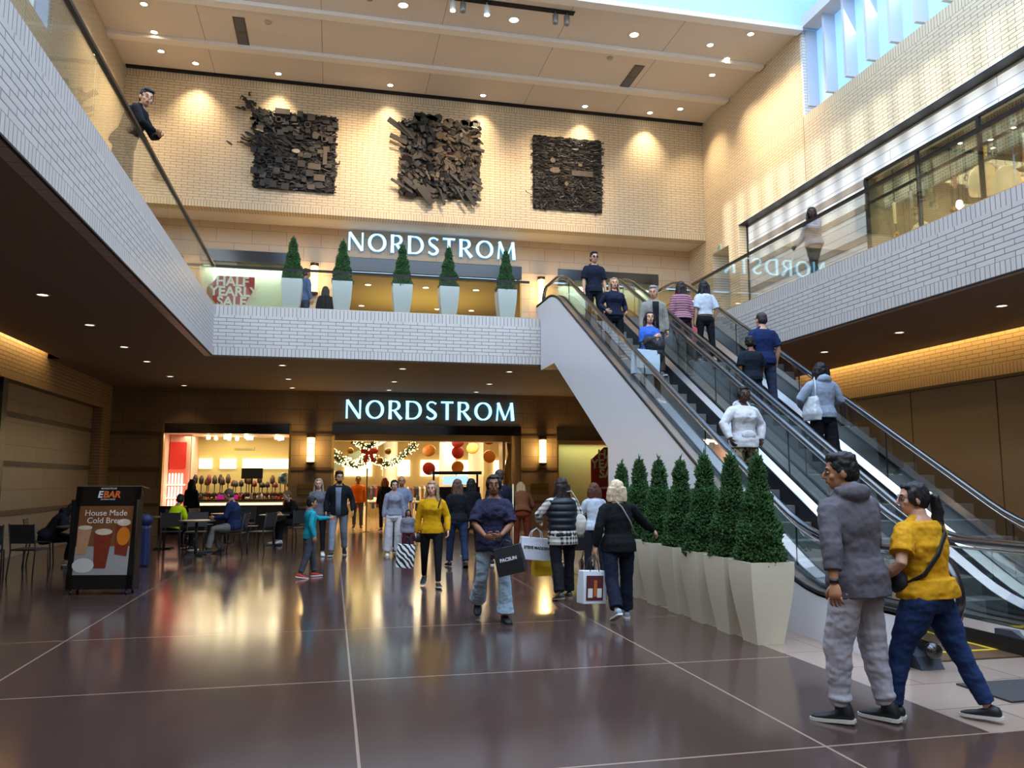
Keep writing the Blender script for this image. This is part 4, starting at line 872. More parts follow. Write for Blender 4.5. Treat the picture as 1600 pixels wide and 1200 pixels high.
# ---------------- coffee bar board ----------------
e=empty('sandwich_board',(-3.12,12.3,0),R(-10),'tall black EBAR coffee sign with a cold brew poster standing on the dark floor','sign board')
fr=mat('sign_frame','0f0e0d',.35,spec=.5); til=Matrix.Rotation(R(-7),4,'X')
T=lambda x0,x1,y0,y1,z0,z1,m=None:(m or MB()).box(x0,x1,y0,y1,z0,z1,til)
def T2(mb): return mb
o=MB(); 
for a in ((-.45,-.37,0,.05,.08,1.5),(.37,.45,0,.05,.08,1.5),(-.45,.45,0,.05,1.22,1.5),(-.45,.45,0,.05,.08,.27),(-.45,.45,.01,.05,.27,1.22)): T(*a,o)
o.build('front_frame',fr,e)
o=MB(); o.box(-.45,.45,.22,.26,.05,1.42).box(.43,.45,.05,.24,.06,1.3).box(-.45,-.43,.05,.24,.06,1.3); o.build('rear_frame',fr,e)
o=MB(); T(-.45,.45,-.005,.26,1.495,1.505,o); o.build('top_edge',mat('sign_edge','8a7f70',.4,metal=.5),e)
Q=til
bgm=MB(); T(-.37,.37,-.004,.009,.27,1.22,bgm); pst=bgm.build('poster',mat('poster_brown','7c4c28',.45,var=.15,vs=3),e)
o=MB(); T(-.37,.37,-.006,-.0045,.27,.66,o); o.build('table_picture',mat('poster_grey','9b9690',.5,var=.1,vs=6),pst)
def flat(shape,m_,name,y=-.008):
    o=MB(); vs=[Q@Vector((a,y,b)) for a,b in shape]; o.add(vs,[tuple(range(len(vs)))]); return o.build(name,m_,pst)
tea=mat('tea_red','7e3020',.35,var=.35,vs=12); ice=mat('ice_glass','b98a66',.25,var=.3,vs=20); foam=mat('cream_foam','d9c4a6',.5,var=.2,vs=14); org=mat('orange_slice','d9771c',.4)
flat([(-.10,.36),(.07,.36),(.12,.86),(-.13,.86)],tea,'glass_picture'); flat([(.12*math.cos(a)-.005,.86+.045*math.sin(a)) for a in [i*.42 for i in range(15)]],foam,'ice_picture',-.0085)
flat([(-.35,.55),(-.22,.55),(-.17,.92),(-.365,.92)],ice,'glass_picture'); flat([(.1*math.cos(a)-.265,.92+.03*math.sin(a)) for a in [i*.42 for i in range(15)]],foam,'ice_picture',-.0085)
flat([(.17,.55),(.34,.52),(.365,.95),(.15,.95)],tea,'glass_picture',-.0075); flat([(.095*math.cos(a)+.26,.99+.05*math.sin(a)) for a in [i*.42 for i in range(15)]],foam,'ice_picture',-.0085)
flat([(.09*math.cos(a)+.27,.80+.13*math.sin(a)) for a in [i*.42 for i in range(15)]],org,'orange_picture',-.009); flat([(.15*math.cos(a)-.24,.40+.1*math.sin(a)) for a in [i*.42 for i in range(15)]],mat('plate_white','cfc8bc',.4),'plate_picture',-.0085)
for txt,s,m_,x,z,sh in (('House Made',.115,'f0e2cc',0,1.085,0),('Cold Brew',.115,'f0e2cc',0,.98,0)): textmesh(txt,s,mat('letter_'+m_,m_,.5),.001,parent=e,M=Q@Matrix.Translation((x,-.010,z))@FACE)
textmesh('E',.13,mat('letter_f6f2ea','f6f2ea',.5),.001,parent=e,M=Q@Matrix.Translation((-.115,-.004,1.34))@FACE,bold=.004,shear=.15); textmesh('BAR',.13,mat('letter_e8702a','e8702a',.5),.001,parent=e,M=Q@Matrix.Translation((.045,-.004,1.34))@FACE,bold=.004,shear=.15)
textmesh('NORDSTROM',.035,mat('letter_f6f2ea'),.001,parent=e,M=Q@Matrix.Translation((0,-.004,1.455))@FACE); textmesh('ARTISAN COFFEE',.026,mat('letter_f6f2ea'),.001,parent=e,M=Q@Matrix.Translation((0,-.004,1.305))@FACE)
for sx_ in (-.38,.38):
    for y_ in (.03,.24): MB().lathe([(.03,-.012),(.03,.012)],n=10,M=Matrix.Translation((sx_,y_,.03))@Matrix.Rotation(R(90),4,'Y')).build('caster',blk,e,smooth=True); MB().box(sx_-.015,sx_+.015,y_-.015,y_+.015,.03,.09).build('caster_bracket',blk,e)
# ---------------- cafe furniture ----------------
chm=mat('chair_charcoal','2a2725',.6); chs=mat('chair_mesh_back','312e2c',.6,bump=.3,bs=120)
def cafe_chair(x,y,rz,label,z=0):
    e=empty('cafe_chair',(x,y,z),rz,label,'chair','dark cafe chairs')
    MB().box(-.21,.21,-.2,.2,.43,.46).build('seat',chm,e,bevel=.01)
    b=MB(); b.rings([[(-.19,-.2-.0,.55),(.19,-.2,.55),(.19,-.215,.55),(-.19,-.215,.55)],[(-.21,-.26,.86),(.21,-.26,.86),(.21,-.275,.86),(-.21,-.275,.86)]]); b.build('backrest',chs,e)
    for sx in (-1,1):
        MB().tube([(sx*.2,.18,.43),(sx*.21,.21,0)],.013,6).build('leg',chm,e,smooth=True)
        MB().tube([(sx*.205,-.27,.87),(sx*.2,-.2,.5),(sx*.2,-.19,.43),(sx*.21,-.24,0)],.013,6).build('leg',chm,e,smooth=True)
    return e
def cafe_table(x,y,label,r=.36):
    e=empty('cafe_table',(x,y,0),0,label,'table','cafe tables')
    MB().lathe([(.001,.715),(r,.715),(r,.74),(.001,.74)],n=24,cap=False).build('tabletop',mat('table_grey','57504a',.3),e,smooth=False)
    MB().lathe([(.03,.03),(.03,.715)],n=10).build('column',chm,e,smooth=True)
    for k in range(4): MB().box(0,.26,-.025,.025,0,.035,Matrix.Rotation(R(45+90*k),4,'Z')).build('foot',chm,e)
    return e
T_=[(-2.75,18.1,'cafe table in front of the man in navy'),(-3.75,20.1,'cafe table beside the person in neon yellow'),(-1.35,20.6,'cafe table in front of the man in black on the right of the cafe'),(-2.6,21.6,'cafe table nearest the cosmetics counter'),(-4.55,16.4,'cafe table half hidden behind the EBAR sign'),(-5.2,20.6,'cafe table in the dark corner by the left wall')]
for x,y,l in T_: cafe_table(x,y,l)
CH=[(-5.35,14.6,15,'empty dark chair at the far left edge of the cafe'),(-4.85,14.9,-12,'second empty dark chair from the left edge'),(-5.28,16.75,-80,'chair under the hooded person bent over on the left'),(-2.02,18.35,80,'chair under the man in navy'),(-3.45,19.35,0,'grey backed chair under the person in neon yellow'),(-1.5,18.7,60,'empty chair beside the man in navy'),(-2.9,18.95,180,'empty chair behind the front cafe table'),(-.9,21.2,130,'chair under the man in black at the right end of the cafe'),(-1.95,20.9,-90,'empty chair left of the right hand cafe table'),(-4.3,19.7,-60,'empty chair left of the neon yellow jacket'),(-3.9,17.0,120,'empty chair behind the EBAR sign'),(-2.2,22.3,170,'empty chair close to the cosmetics window'),(-3.2,21.9,-110,'empty chair left of the table by the cosmetics window'),(-.75,20.0,20,'empty chair at the right end of the cafe'),(-3.75,21.0,180,'empty chair in the second row of the cafe')]
for x,y,a,l in CH: cafe_chair(x,y,R(a),l)
# blue and red bag and dark stroller parked behind the sign
e=empty('luggage',(-3.45,16.1,0),0,'blue bag with a red shopping bag on top, standing behind the EBAR sign','luggage')
MB().box(-.2,.2,-.14,.14,.0,.75).build('blue_case',mat('luggage_blue','101b46',.6),e,bevel=.05); MB().box(-.22,.0,-.1,.1,.75,1.12).build('red_bag',mat('luggage_red','b5312c',.6),e,bevel=.02); MB().ell((.1,0,.84),(.15,.11,.12)).build('blue_bundle',mat('luggage_blue'),e,smooth=True)
# ---------------- people ----------------
TMP=bpy.data.scenes.new('tmp_fuse')
def fuse(mb,mats,name,vox=.012,smooth=3,parent=None,noise_amp=0,noise_scale=6,stretch=1,dec=0):
    """one continuous skin over overlapping volumes"""
    me=mb.mesh(name+'_raw',mats); o=bpy.data.objects.new('raw',me); TMP.collection.objects.link(o)
    m=o.modifiers.new('r','REMESH'); m.mode='VOXEL'; m.voxel_size=vox; m.use_smooth_shade=True
    if smooth: s=o.modifiers.new('s','SMOOTH'); s.iterations=smooth; s.factor=.6
    TMP.view_layers[0].update(); dg=TMP.view_layers[0].depsgraph
    r=bpy.data.meshes.new_from_object(o.evaluated_get(dg),depsgraph=dg); bpy.data.objects.remove(o); bpy.data.meshes.remove(me)
    r.name=name; r.materials.clear()
    for mm in (mats if isinstance(mats,(list,tuple)) else [mats]): r.materials.append(mm)
    if noise_amp:
        nn=[(v.co.copy(),v.normal.copy()) for v in r.vertices]; flat=[]
        for p,nv in nn:
            q_=Vector((p.x*noise_scale,p.y*noise_scale,p.z*noise_scale/stretch)); flat.extend(p+nv*noise_amp*(noise.noise(q_)+.5*noise.noise(q_*2.3)))
        r.vertices.foreach_set('co',flat)
    r.polygons.foreach_set('use_smooth',[True]*len(r.polygons)); r.update()
    return obj(name,r,parent)
def rotx(a): return Matrix.Rotation(R(a),4,'X')
def ik(s,w,l1,l2,pole):
    d=w-s; D=min(max(d.length,.05),(l1+l2)*.995); d.normalize(); w=s+d*D
    a=(l1*l1-l2*l2+D*D)/(2*D); h=math.sqrt(max(0,l1*l1-a*a)); p=(pole-d*pole.dot(d)); p=p.normalized() if p.length>1e-4 else Vector((0,-1,0))
    return s+d*a+p*h,w
def hand(mb,w,d,palm,side,s=1,curl=25,n=6):
    """palm plus five fingers; d = direction of the hand, palm = direction the palm faces, side = thumb side sign"""
    d=d.normalized(); palm=(palm-d*palm.dot(d)).normalized(); t=d.cross(palm).normalized()*side
    mb.tube([w-d*.02,w+d*.02,w+d*.055,w+d*.092],[(.020,.015),(.036*s,.016),(.041*s,.016),(.036*s,.012)],10,up=t)
    for i,(o,L) in enumerate(((.031,.072),(.010,.080),(-.011,.074),(-.031,.060))):
        b=w+d*.078+t*o*s; pts=[b]; dd=d.copy(); dd=(dd+t*(o*2.0)).normalized()
        for k in range(3):
            ang=R(curl*(.7+.35*k)); dd=(dd*math.cos(ang)+palm*math.sin(ang)).normalized(); pts.append(pts[-1]+dd*L*s*(.46,.30,.24)[k])
        mb.tube(pts,[.0095*s,.009*s,.008*s,.006*s],n,up=palm)
    b=w+d*.022+t*.030*s; dd=(d*.75+t*.62+palm*.28).normalized(); p2=b+dd*.042*s; dd=(d*.92+t*.12+palm*.35).normalized(); p3=p2+dd*.034*s
    mb.tube([b-t*.012,b,p2,p3],[.012*s,.0125*s,.010*s,.007*s],n)
SKIN={'fair':'d8a68a','light':'cf9c80','tan':'b07a58','brown':'8a5a40','deep':'4a2e22','olive':'bb8c68'}
def person(label,pos,H=1.70,face=180,skin='light',hair='short',hairc='241a15',top=None,pants=None,shoes=('1a1a1c','e8e4dc'),legs=None,arms=None,lean=0,head=(0,0),twist=0,build=1.0,female=False,vox=.011,extra=None,group=None,root=None,headz=0,belly=0,name='person',hips=(0,0)):
    """H height in m; face: heading in degrees (0 looks towards +Y, 180 at the viewer, counterclockwise from above)"""
    s=H/1.75; k=build; rt=empty(name,pos,R(face),label,'person',group)
    legs=legs or {'L':(4,3,3,0),'R':(-4,3,3,0)}; arms=arms or {}
    skm=mat('skin_'+skin,SKIN[skin],.55,var=.05,vs=10,spec=.35)
    hipw=(.098 if not female else .102)*k**.5
    # lower limbs
    hip0=Vector((0,0,.93)); J={}
    for sd,sg in (('L',-1),('R',1)):
        sw,kb,sp,fp=legs[sd][:4]; yo=legs[sd][4] if len(legs[sd])>4 else 0
        h=Vector((sg*hipw,0,.93)); a=R(sw); b=R(sw-kb); c=math.sin(R(sp))*sg
        kn=h+Vector((c*.44,.44*math.sin(a),-.44*math.cos(a)*math.cos(R(sp)))); an=kn+Vector((c*.25,.41*math.sin(b),-.41*math.cos(b)))
        f=R(fp); fd=Vector((sg*math.sin(R(8+yo))*math.cos(f),math.cos(R(8+yo))*math.cos(f),math.sin(f)))
        J[sd]=[h,kn,an,fd]
    def lowest(j):
        an,fd=j[2],j[3]; up=Vector((0,0,1)); up=(up-fd*up.dot(fd)).normalized(); hh=an-up*.085-fd*.06; tt=an-up*.085+fd*.17
        return min(hh.z,tt.z)
    dz=-min(lowest(J['L']),lowest(J['R']))
    for sd in 'LR':
        for i in range(3): J[sd][i].z+=dz
    hz=.93+dz
    U=Matrix.Translation((0,0,hz))@Matrix.Rotation(R(-lean),4,'X')@Matrix.Rotation(R(twist),4,'Z')@Matrix.Translation((0,0,-.93))
    sw_=(.172 if not female else .152)*k**.35
    neck=U@Vector((0,-.005,1.49)); 
    HD=Matrix.Translation(U@Vector((0,.02+headz,1.50)))@Matrix.Rotation(R(-lean*.5),4,'X')@Matrix.Rotation(R(head[0]),4,'Z')@Matrix.Rotation(R(head[1]),4,'X')@Matrix.Translation((0,.012,.120))@Matrix.Scale(1.07,4)
    A={}
    for sd,sg in (('L',-1),('R',1)):
        sh=U@Vector((sg*sw_,-.005,1.415)); tgt=arms.get(sd) or (.245,.04,.88)
        if len(tgt)>3: pole=Vector((sg*tgt[3],tgt[4],tgt[5]))
        else: pole=Vector((sg*.5,-.8,-.2))
        w=Vector((sg*tgt[0],tgt[1],tgt[2]+dz)); el,w=ik(sh,w,.29,.255,pole); A[sd]=(sh,el,w)
    curl=arms.get('curl',28)
    # ---- body: one skin ----
    b=MB()
    def torso(mb,e,z0,z1,fat=1.0):
        prof=[(.80,.10,.085),(.86,.155,.11),(.93,.168 if female else .158,.118),(1.0,.15 if female else .150,.108),(1.08,.128 if female else .143,.096),(1.18,.137 if female else .155,.104),(1.28,.152 if female else .168,.118),(1.35,.152 if female else .172,.110),(1.41,.140 if female else .160,.092),(1.455,.105,.070),(1.50,.062,.058),(1.54,.055,.055)]
        rs=[]
        for z,wx,wy in prof:
            if z<z0-.001 or z>z1+.001: continue
            kk=k if z<1.3 else k**.6; bl=belly*math.exp(-((z-1.05)/.13)**2)
            yo=.0+(.012 if 1.2<z<1.36 and female else 0)+bl*.5
            n=16; ring=[]
            for i in range(n):
                a=2*math.pi*i/n; cx,cy=math.cos(a),math.sin(a); cx=abs(cx)**.85*(1 if cx>0 else -1); yy=(wy*kk+e+bl*(.6 if cy>0 else .1))*cy
                if female and 1.2<z<1.37 and cy>0: yy+=.028*math.exp(-((z-1.29)/.05)**2)*max(0,1-abs(abs(cx)-.45)*2)
                if z<1.0: yy+=(.016 if cy<0 else -.006) if e<0 else (-.014*abs(cy) if cy<0 else 0)
                ring.append(U@Vector(((wx*kk+e)*cx,yy+yo,z)))
            rs.append(ring)
        mb.rings(rs)
    torso(b,-.006,.86,1.54)
    b.tube([U@Vector((0,-.012,1.44)),U@Vector((0,0,1.52)),HD@Vector((0,-.02,-.06)),HD@Vector((0,-.015,-.02))],[.066,.054,.052,.05],12)
    b.ell((0,-.012,.022),(.076,.097,.098),HD); b.ell((0,.018,-.045),(.056,.066,.068),HD); b.ell((0,.045,-.078),(.030,.030,.026),HD)
    b.ell((0,.078,.028),(.045,.014,.012),HD)
    b.tube([HD@Vector((0,.086,.022)),HD@Vector((0,.103,-.008)),HD@Vector((0,.107,-.022)),HD@Vector((0,.085,-.03))],[.007,.011,.013,.008],8)
    b.ell((0,.080,-.052),(.024,.010,.011),HD,10,6)
    for sg in (-1,1): b.ell((sg*.078,-.008,-.008),(.012,.022,.032),HD,8,6); b.ell((sg*.040,.058,-.022),(.022,.02,.02),HD,8,6)
    for sd,sg in (('L',-1),('R',1)):
        sh,el,w=A[sd]; kk=k**.5; m1=(sh+el)/2; m2=el.lerp(w,.35)
        b.tube([sh+Vector((-sg*.04,0,0)),sh+Vector((-sg*.01,0,-.012)),sh.lerp(el,.15),m1,el,m2,w],[.034,.042*kk,.048*kk,.045*kk,.037*kk,.039*kk,.025],10)
        h,kn,an,fd=J[sd]; b.tube([h+Vector((0,0,.05)),h,h.lerp(kn,.4),kn,kn.lerp(an,.3),an.lerp(kn,.15),an-Vector((0,0,.02))],[.070,.082*kk,.072*kk,.050,.052,.033,.030],12)
        up_=Vector((0,0,1)); up_=(up_-fd*up_.dot(fd)).normalized(); b.tube([an-fd*.04-up_*.045,an+fd*.02-up_*.045,an+fd*.12-up_*.055],[.022,.022,.014],8)
    hv=min(vox,.0085)
    bodyo=fuse(b,[skm],'body',hv if vox<.02 else vox,2,rt); 
    # hands keep their separate fingers
    hb=MB()
    for sd,sg in (('L',-1),('R',1)):
        sh,el,w=A[sd]; d=(w-el).normalized(); hd=arms.get('d'+sd); d=Vector((sg*hd[0],hd[1],hd[2])) if hd else d
        pm=arms.get('p'+sd); pm=Vector((sg*pm[0],pm[1],pm[2])) if pm else Vector((-sg,.15,.1)); 
        ts=1 if (d.normalized().cross(pm)).y>0 else -1
        tsx=arms.get('t'+sd,ts); hand(hb,w,d,pm,tsx,.95 if female else 1.03,curl)
    n0=len(bodyo.data.vertices)
    import bmesh
    bm=bmesh.new(); bm.from_mesh(bodyo.data); hm=hb.mesh('h',skm,True); bm.from_mesh(hm); bpy.data.meshes.remove(hm); bm.to_mesh(bodyo.data); bm.free()
    # face
    if face is not None:
        for sg in (-1,1):
            m=MB(); m.ell((sg*.031,.079,.008),(.0108,.0075,.0052),HD,10,6); m.build('eye',mat('eye_white','cfc8c0',.3),bodyo,True)
            m=MB(); m.ell((sg*.031,.0865,.008),(.0058,.003,.0054),HD,8,5); m.build('iris',mat('eye_dark','1c120c',.2),bodyo,True)
            m=MB(); m.tube([HD@Vector((sg*.016,.091,.030)),HD@Vector((sg*.034,.087,.035)),HD@Vector((sg*.052,.074,.030))],[.003,.004,.002],5); m.build('eyebrow',mat('brow_'+hairc,hairc,.9),bodyo,True)
        m=MB(); m.ell((0,.0885,-.0475),(.021,.006,.0045),HD,10,5); m.ell((0,.0885,-.056),(.018,.006,.005),HD,10,5); m.build('lips',mat('lips_'+skin,{'fair':'a8544e','light':'9c4e46','tan':'84443a','brown':'6b362e','deep':'3a1c1a','olive':'8e4a40'}[skin],.5),bodyo,True)
    # ---- hair ----
    hm_=mat('hair_'+hairc,hairc,.55,var=.35,vs=40,bump=.5,bs=60,spec=.35,stretch=(3,3,.25))
    if hair!='bald':
        h=MB(); 
        if hair=='fringe': h.ell((0,-.022,.012),(.082,.092,.08),HD)
        else: h.ell((0,-.022,.040),(.086,.093,.088),HD); h.ell((0,-.045,.0),(.080,.072,.08),HD)
        def lock(x,y0,z0,x1,y1,z1,r0,r1,fl=1.0): h.tube([HD@Vector((x,y0,z0)),HD@Vector(((x+x1)/2*1.08,(y0+y1)/2,(z0+z1)/2)),HD@Vector((x1,y1,z1))],[r0,(r0+r1)/2*1.1,r1],10)
        if hair in('short','quiff','fade'):
            for sg in (-1,1): h.ell((sg*.066,-.02,.015),(.018,.05,.04),HD)
            if hair!='fade': h.ell((0,.028,.100),(.066,.055,.034),HD); h.ell((0,-.03,.085),(.078,.078,.055),HD)
        if hair in ('long','longcurly','bob','pony','bun'):
            for sg in (-1,1): h.ell((sg*.068,.0,.015),(.022,.055,.065),HD)
            h.ell((0,.03,.085),(.062,.045,.028),HD)
        if hair in ('long','longcurly'):
            L=.34 if hair=='long' else .40
            for x in (-.055,0,.055): lock(x,-.06,.02,x*1.25,-.085,-L,.05,.028)
            for sg in (-1,1): lock(sg*.075,-.015,.0,sg*.098,.035,-.26,.028,.016)
        if hair=='bob':
            for x in (-.06,-.03,0,.03,.06): lock(x,-.065,.03,x*1.3,-.06,-.14,.05,.042)
            for sg in (-1,1): lock(sg*.075,.0,.03,sg*.092,.02,-.125,.032,.028)
        if hair=='pony':
            h.tube([HD@Vector((0,-.10,.03)),HD@Vector((0,-.155,.01)),HD@Vector((.01,-.165,-.10)),HD@Vector((.015,-.15,-.25)),HD@Vector((.01,-.135,-.34))],[.022,.035,.045,.038,.01],10)
        if hair=='bun': h.ell((0,-.115,.03),(.042,.038,.042),HD)
        if hair=='fringe': pass
        ho=fuse(h,[hm_],'hair',max(.008,vox*.85),2,rt,.009 if hair not in('fade',) else .003,34,2.2 if 'long' in hair or hair in('bob','pony') else 1)
        if hair=='fringe':
            pass
    # ---- clothes ----
    T=top or dict(c='20242e',sleeve=1,hem=.86); col=T['c']; e=T.get('e',.014); hem=T.get('hem',.88)
    tm=T.get('mat') or fabric(col)
    t=MB(); torso(t,e,max(.86,min(hem,1.0)),1.475)
    if hem<.93: t.rings([[U@Vector(((.180*k+e)*math.cos(2*math.pi*i/16),(.132*k+e+belly*.3)*math.sin(2*math.pi*i/16)-.010,z)) for i in range(16)] for z in (hem,.95)]+[[U@Vector(((.150*k+e)*math.cos(2*math.pi*i/16),(.108*k+e+belly*.8)*math.sin(2*math.pi*i/16)-.004,1.04)) for i in range(16)]])
    t.tube([U@Vector((-sw_*.80,-.004,1.420)),U@Vector((-.075,-.004,1.462)),U@Vector((-.03,-.006,1.482)),U@Vector((.03,-.006,1.482)),U@Vector((.075,-.004,1.462)),U@Vector((sw_*.80,-.004,1.420))],[.032,.038,.042,.042,.038,.032],8)
    se=T.get('se',.014)
    for sd,sg in (('L',-1),('R',1)):
        sh,el,w=A[sd]; kk=k**.5; sl=T.get('sleeve',1)
        if sl==0: t.tube([sh+Vector((-sg*.03,0,.0)),sh+(el-sh)*.08],[.05*kk+se,.055*kk+se],10); continue
        if sl<.55: 
            q_=sh.lerp(el,sl*2); t.tube([sh+Vector((-sg*.045,0,.002)),sh+Vector((-sg*.012,0,-.012)),sh.lerp(q_,.25),sh.lerp(q_,.6),q_],[.040+se*.3,.046*kk+se*.6,.053*kk+se*.8,.054*kk+se,.052*kk+se*1.15],12)
        elif sl<1: q_=el.lerp(w,(sl-.5)*2*.9); t.tube([sh+Vector((-sg*.045,0,.002)),sh+Vector((-sg*.012,0,-.012)),sh.lerp(el,.15),(sh+el)/2,el,q_],[.040+se*.3,.046*kk+se*.6,.054*kk+se*.8,.050*kk+se,.046*kk+se,.036*kk+se],12)
        else: t.tube([sh+Vector((-sg*.045,0,.002)),sh+Vector((-sg*.012,0,-.012)),sh.lerp(el,.15),(sh+el)/2,el,el.lerp(w,.5),w.lerp(el,.03)],[.040+se*.3,.046*kk+se*.6,.054*kk+se*.8,.050*kk+se,.044*kk+se,.040*kk+se,.027+se*.8],12)
    if T.get('hood'):
        t.ell((0,0,0),(.12,.085,.075),U@Matrix.Translation((0,-.075,1.475))@rotx(-25)); t.tube([U@Vector((-.075,.055,1.455)),U@Vector((-.09,-.02,1.50)),U@Vector((0,-.09,1.53)),U@Vector((.09,-.02,1.50)),U@Vector((.075,.055,1.455))],[.02,.03,.034,.03,.02],8)
    if T.get('collar'): t.tube([U@Vector((-.05,.06,1.45)),U@Vector((-.068,0,1.505)),U@Vector((0,-.06,1.525)),U@Vector((.068,0,1.505)),U@Vector((.05,.06,1.45))],[.012,.017,.02,.017,.012],8)
    if T.get('puff'):
        for z in (.9,.98,1.06,1.14,1.22,1.30,1.38): t.rings([[U@Vector(((.165*k+.035+dd)*math.cos(2*math.pi*i/16),(.115*k+.035+dd)*math.sin(2*math.pi*i/16),z+zz)) for i in range(16)] for zz,dd in ((-.03,-.012),(0,.006),(.03,-.012))])
    to=fuse(t,[tm],T.get('name','shirt'),vox,3,rt,T.get('wr',.006),11,.8)
    if T.get('open'):   # shirt seen in the opening of a jacket
        o=MB(); o.rings([[U@Vector((x,(.115*k+e+.012)*math.sqrt(max(0,1-(x/.2)**2))+.004,z)) for x in (-wd,-wd/2,0,wd/2,wd)] for z,wd in ((hem+.01,.055),(1.1,.05),(1.3,.055),(1.42,.06))],False,False)
        oo=o.build('inner_shirt',fabric(T['open']),rt,True); so=oo.modifiers.new('s','SOLIDIFY'); so.thickness=.02
    P=pants or dict(c='22242c'); pe=P.get('e',.012); pm=P.get('mat') or fabric(P['c'],bump if 0 else None); p=MB()
    kn_r,an_r=P.get('knee',.058),P.get('ankle',.050)
    p.rings([[Vector(((wx*k+min(pe,q0))*math.cos(2*math.pi*i/16),(wy*k+min(pe,q0))*math.sin(2*math.pi*i/16)-.010*(1 if math.sin(2*math.pi*i/16)<0 else 0),z+dz)) for i in range(16)] for z,wx,wy,q0 in ((.79,.07,.07,.03),(.82,.12,.09,.03),(.87,.160,.115,.02),(.93,.166 if female else .156,.118,.010),(.98,.150,.105,.004))])
    for sd in 'LR':
        h,kn,an,fd=J[sd]; kk=k**.6; cr=P.get('len',1)
        th=P.get('thigh',.084)
        end=an.lerp(kn,.05) if cr==1 else an.lerp(kn,1-cr); pts=[h+Vector((0,0,.05)),h-Vector((0,0,.01)),h.lerp(kn,.4),kn,kn.lerp(an,.45),end]; rr=[.066*kk+min(pe,.006),(th+.002)*kk+min(pe,.012),th*.94*kk+pe,kn_r+pe,(kn_r*.5+an_r*.5)+pe,an_r+pe]
        if P.get('bunch'): pts[-1:]=[an.lerp(kn,.22),an.lerp(kn,.15),an.lerp(kn,.10),an.lerp(kn,.04)]; rr[-1:]=[an_r+pe,an_r+pe+.010,an_r+pe-.004,an_r+pe-.008]
        p.tube(pts,rr,14)
    po=fuse(p,[pm],P.get('name','trousers'),vox,3,rt,P.get('wr',.006),9,.6)
    # shoes
    um=mat('shoe_'+shoes[0],shoes[0],.6); smm=mat('sole_'+shoes[1],shoes[1],.6)
    for sd,sg in (('L',-1),('R',1)):
        h,kn,an,fd=J[sd]; up=Vector((0,0,1)); up=(up-fd*up.dot(fd)).normalized(); rt_=fd.cross(up); M=Matrix(((rt_.x,fd.x,up.x,an.x),(rt_.y,fd.y,up.y,an.y),(rt_.z,fd.z,up.z,an.z),(0,0,0,1)))
        m=MB(); hi=shoes[2] if len(shoes)>2 else .0
        def sec(y,w,z0,z1,n=12): return [M@Vector((w*math.cos(2*math.pi*i/n),y,(z0+z1)/2+(z1-z0)/2*math.sin(2*math.pi*i/n))) for i in range(n)]
        m.rings([sec(-.078,.022,-.062,-.02),sec(-.066,.036,-.075,.0+hi*.4),sec(-.02,.042,-.075,.015+hi),sec(.03,.043,-.075,-.012),sec(.09,.048,-.075,-.032),sec(.15,.044,-.075,-.042),sec(.185,.028,-.072,-.052),sec(.196,.010,-.068,-.058)])
        if hi: m.tube([M@Vector((0,-.01,-.03)),M@Vector((0,-.012,hi))],[.045,.045],12)
        so_=m.build('shoe',um,rt,True)
        m=MB(); m.prism([(x,y) for x,y in ((-.03,-.085),(.03,-.085),(.042,-.05),(.044,.03),(.052,.1),(.045,.165),(.022,.200),(-.022,.200),(-.045,.165),(-.052,.1),(-.044,.03),(-.042,-.05))],'z',-.085,-.064); m.v=[tuple(M@Vector(v)) for v in m.v]; m.build('sole',smm,so_)
    info=dict(HD=HD,U=U,A=A,J=J,dz=dz,rt=rt,k=k,s=s)
    if extra: extra(info)
    rt.scale=(s,s,s)
    return info
def world_of(info,p):
    rt=info['rt']; return Matrix.Translation(rt.location)@Matrix.Rotation(rt.rotation_euler.z,4,'Z')@Matrix.Scale(info['s'],4)@Vector(p)
def glasses(c='141414',sun=False):
    def f(i):
        HD=i['HD']; g=MB()
        for sg in (-1,1):
            pts=[HD@Vector((sg*.033+.024*math.cos(a),.094,.006+.017*math.sin(a))) for a in [x*math.pi/5 for x in range(11)]]; g.tube(pts,.0025,5,False); g.tube([HD@Vector((sg*.057,.092,.012)),HD@Vector((sg*.079,.05,.012)),HD@Vector((sg*.082,-.01,.006))],.0025,5)
            if sun: g.lathe([(.001,0),(.023,0),(.023,.002),(.001,.002)],n=12,M=HD@Matrix.Translation((sg*.033,.094,.006))@Matrix.Rotation(R(90),4,'X'))
        g.tube([HD@Vector((-.012,.096,.010)),HD@Vector((.012,.096,.010))],.0025,5); g.build('glasses',mat('eyewear_'+c,c,.3),i['rt'],True)
    return f
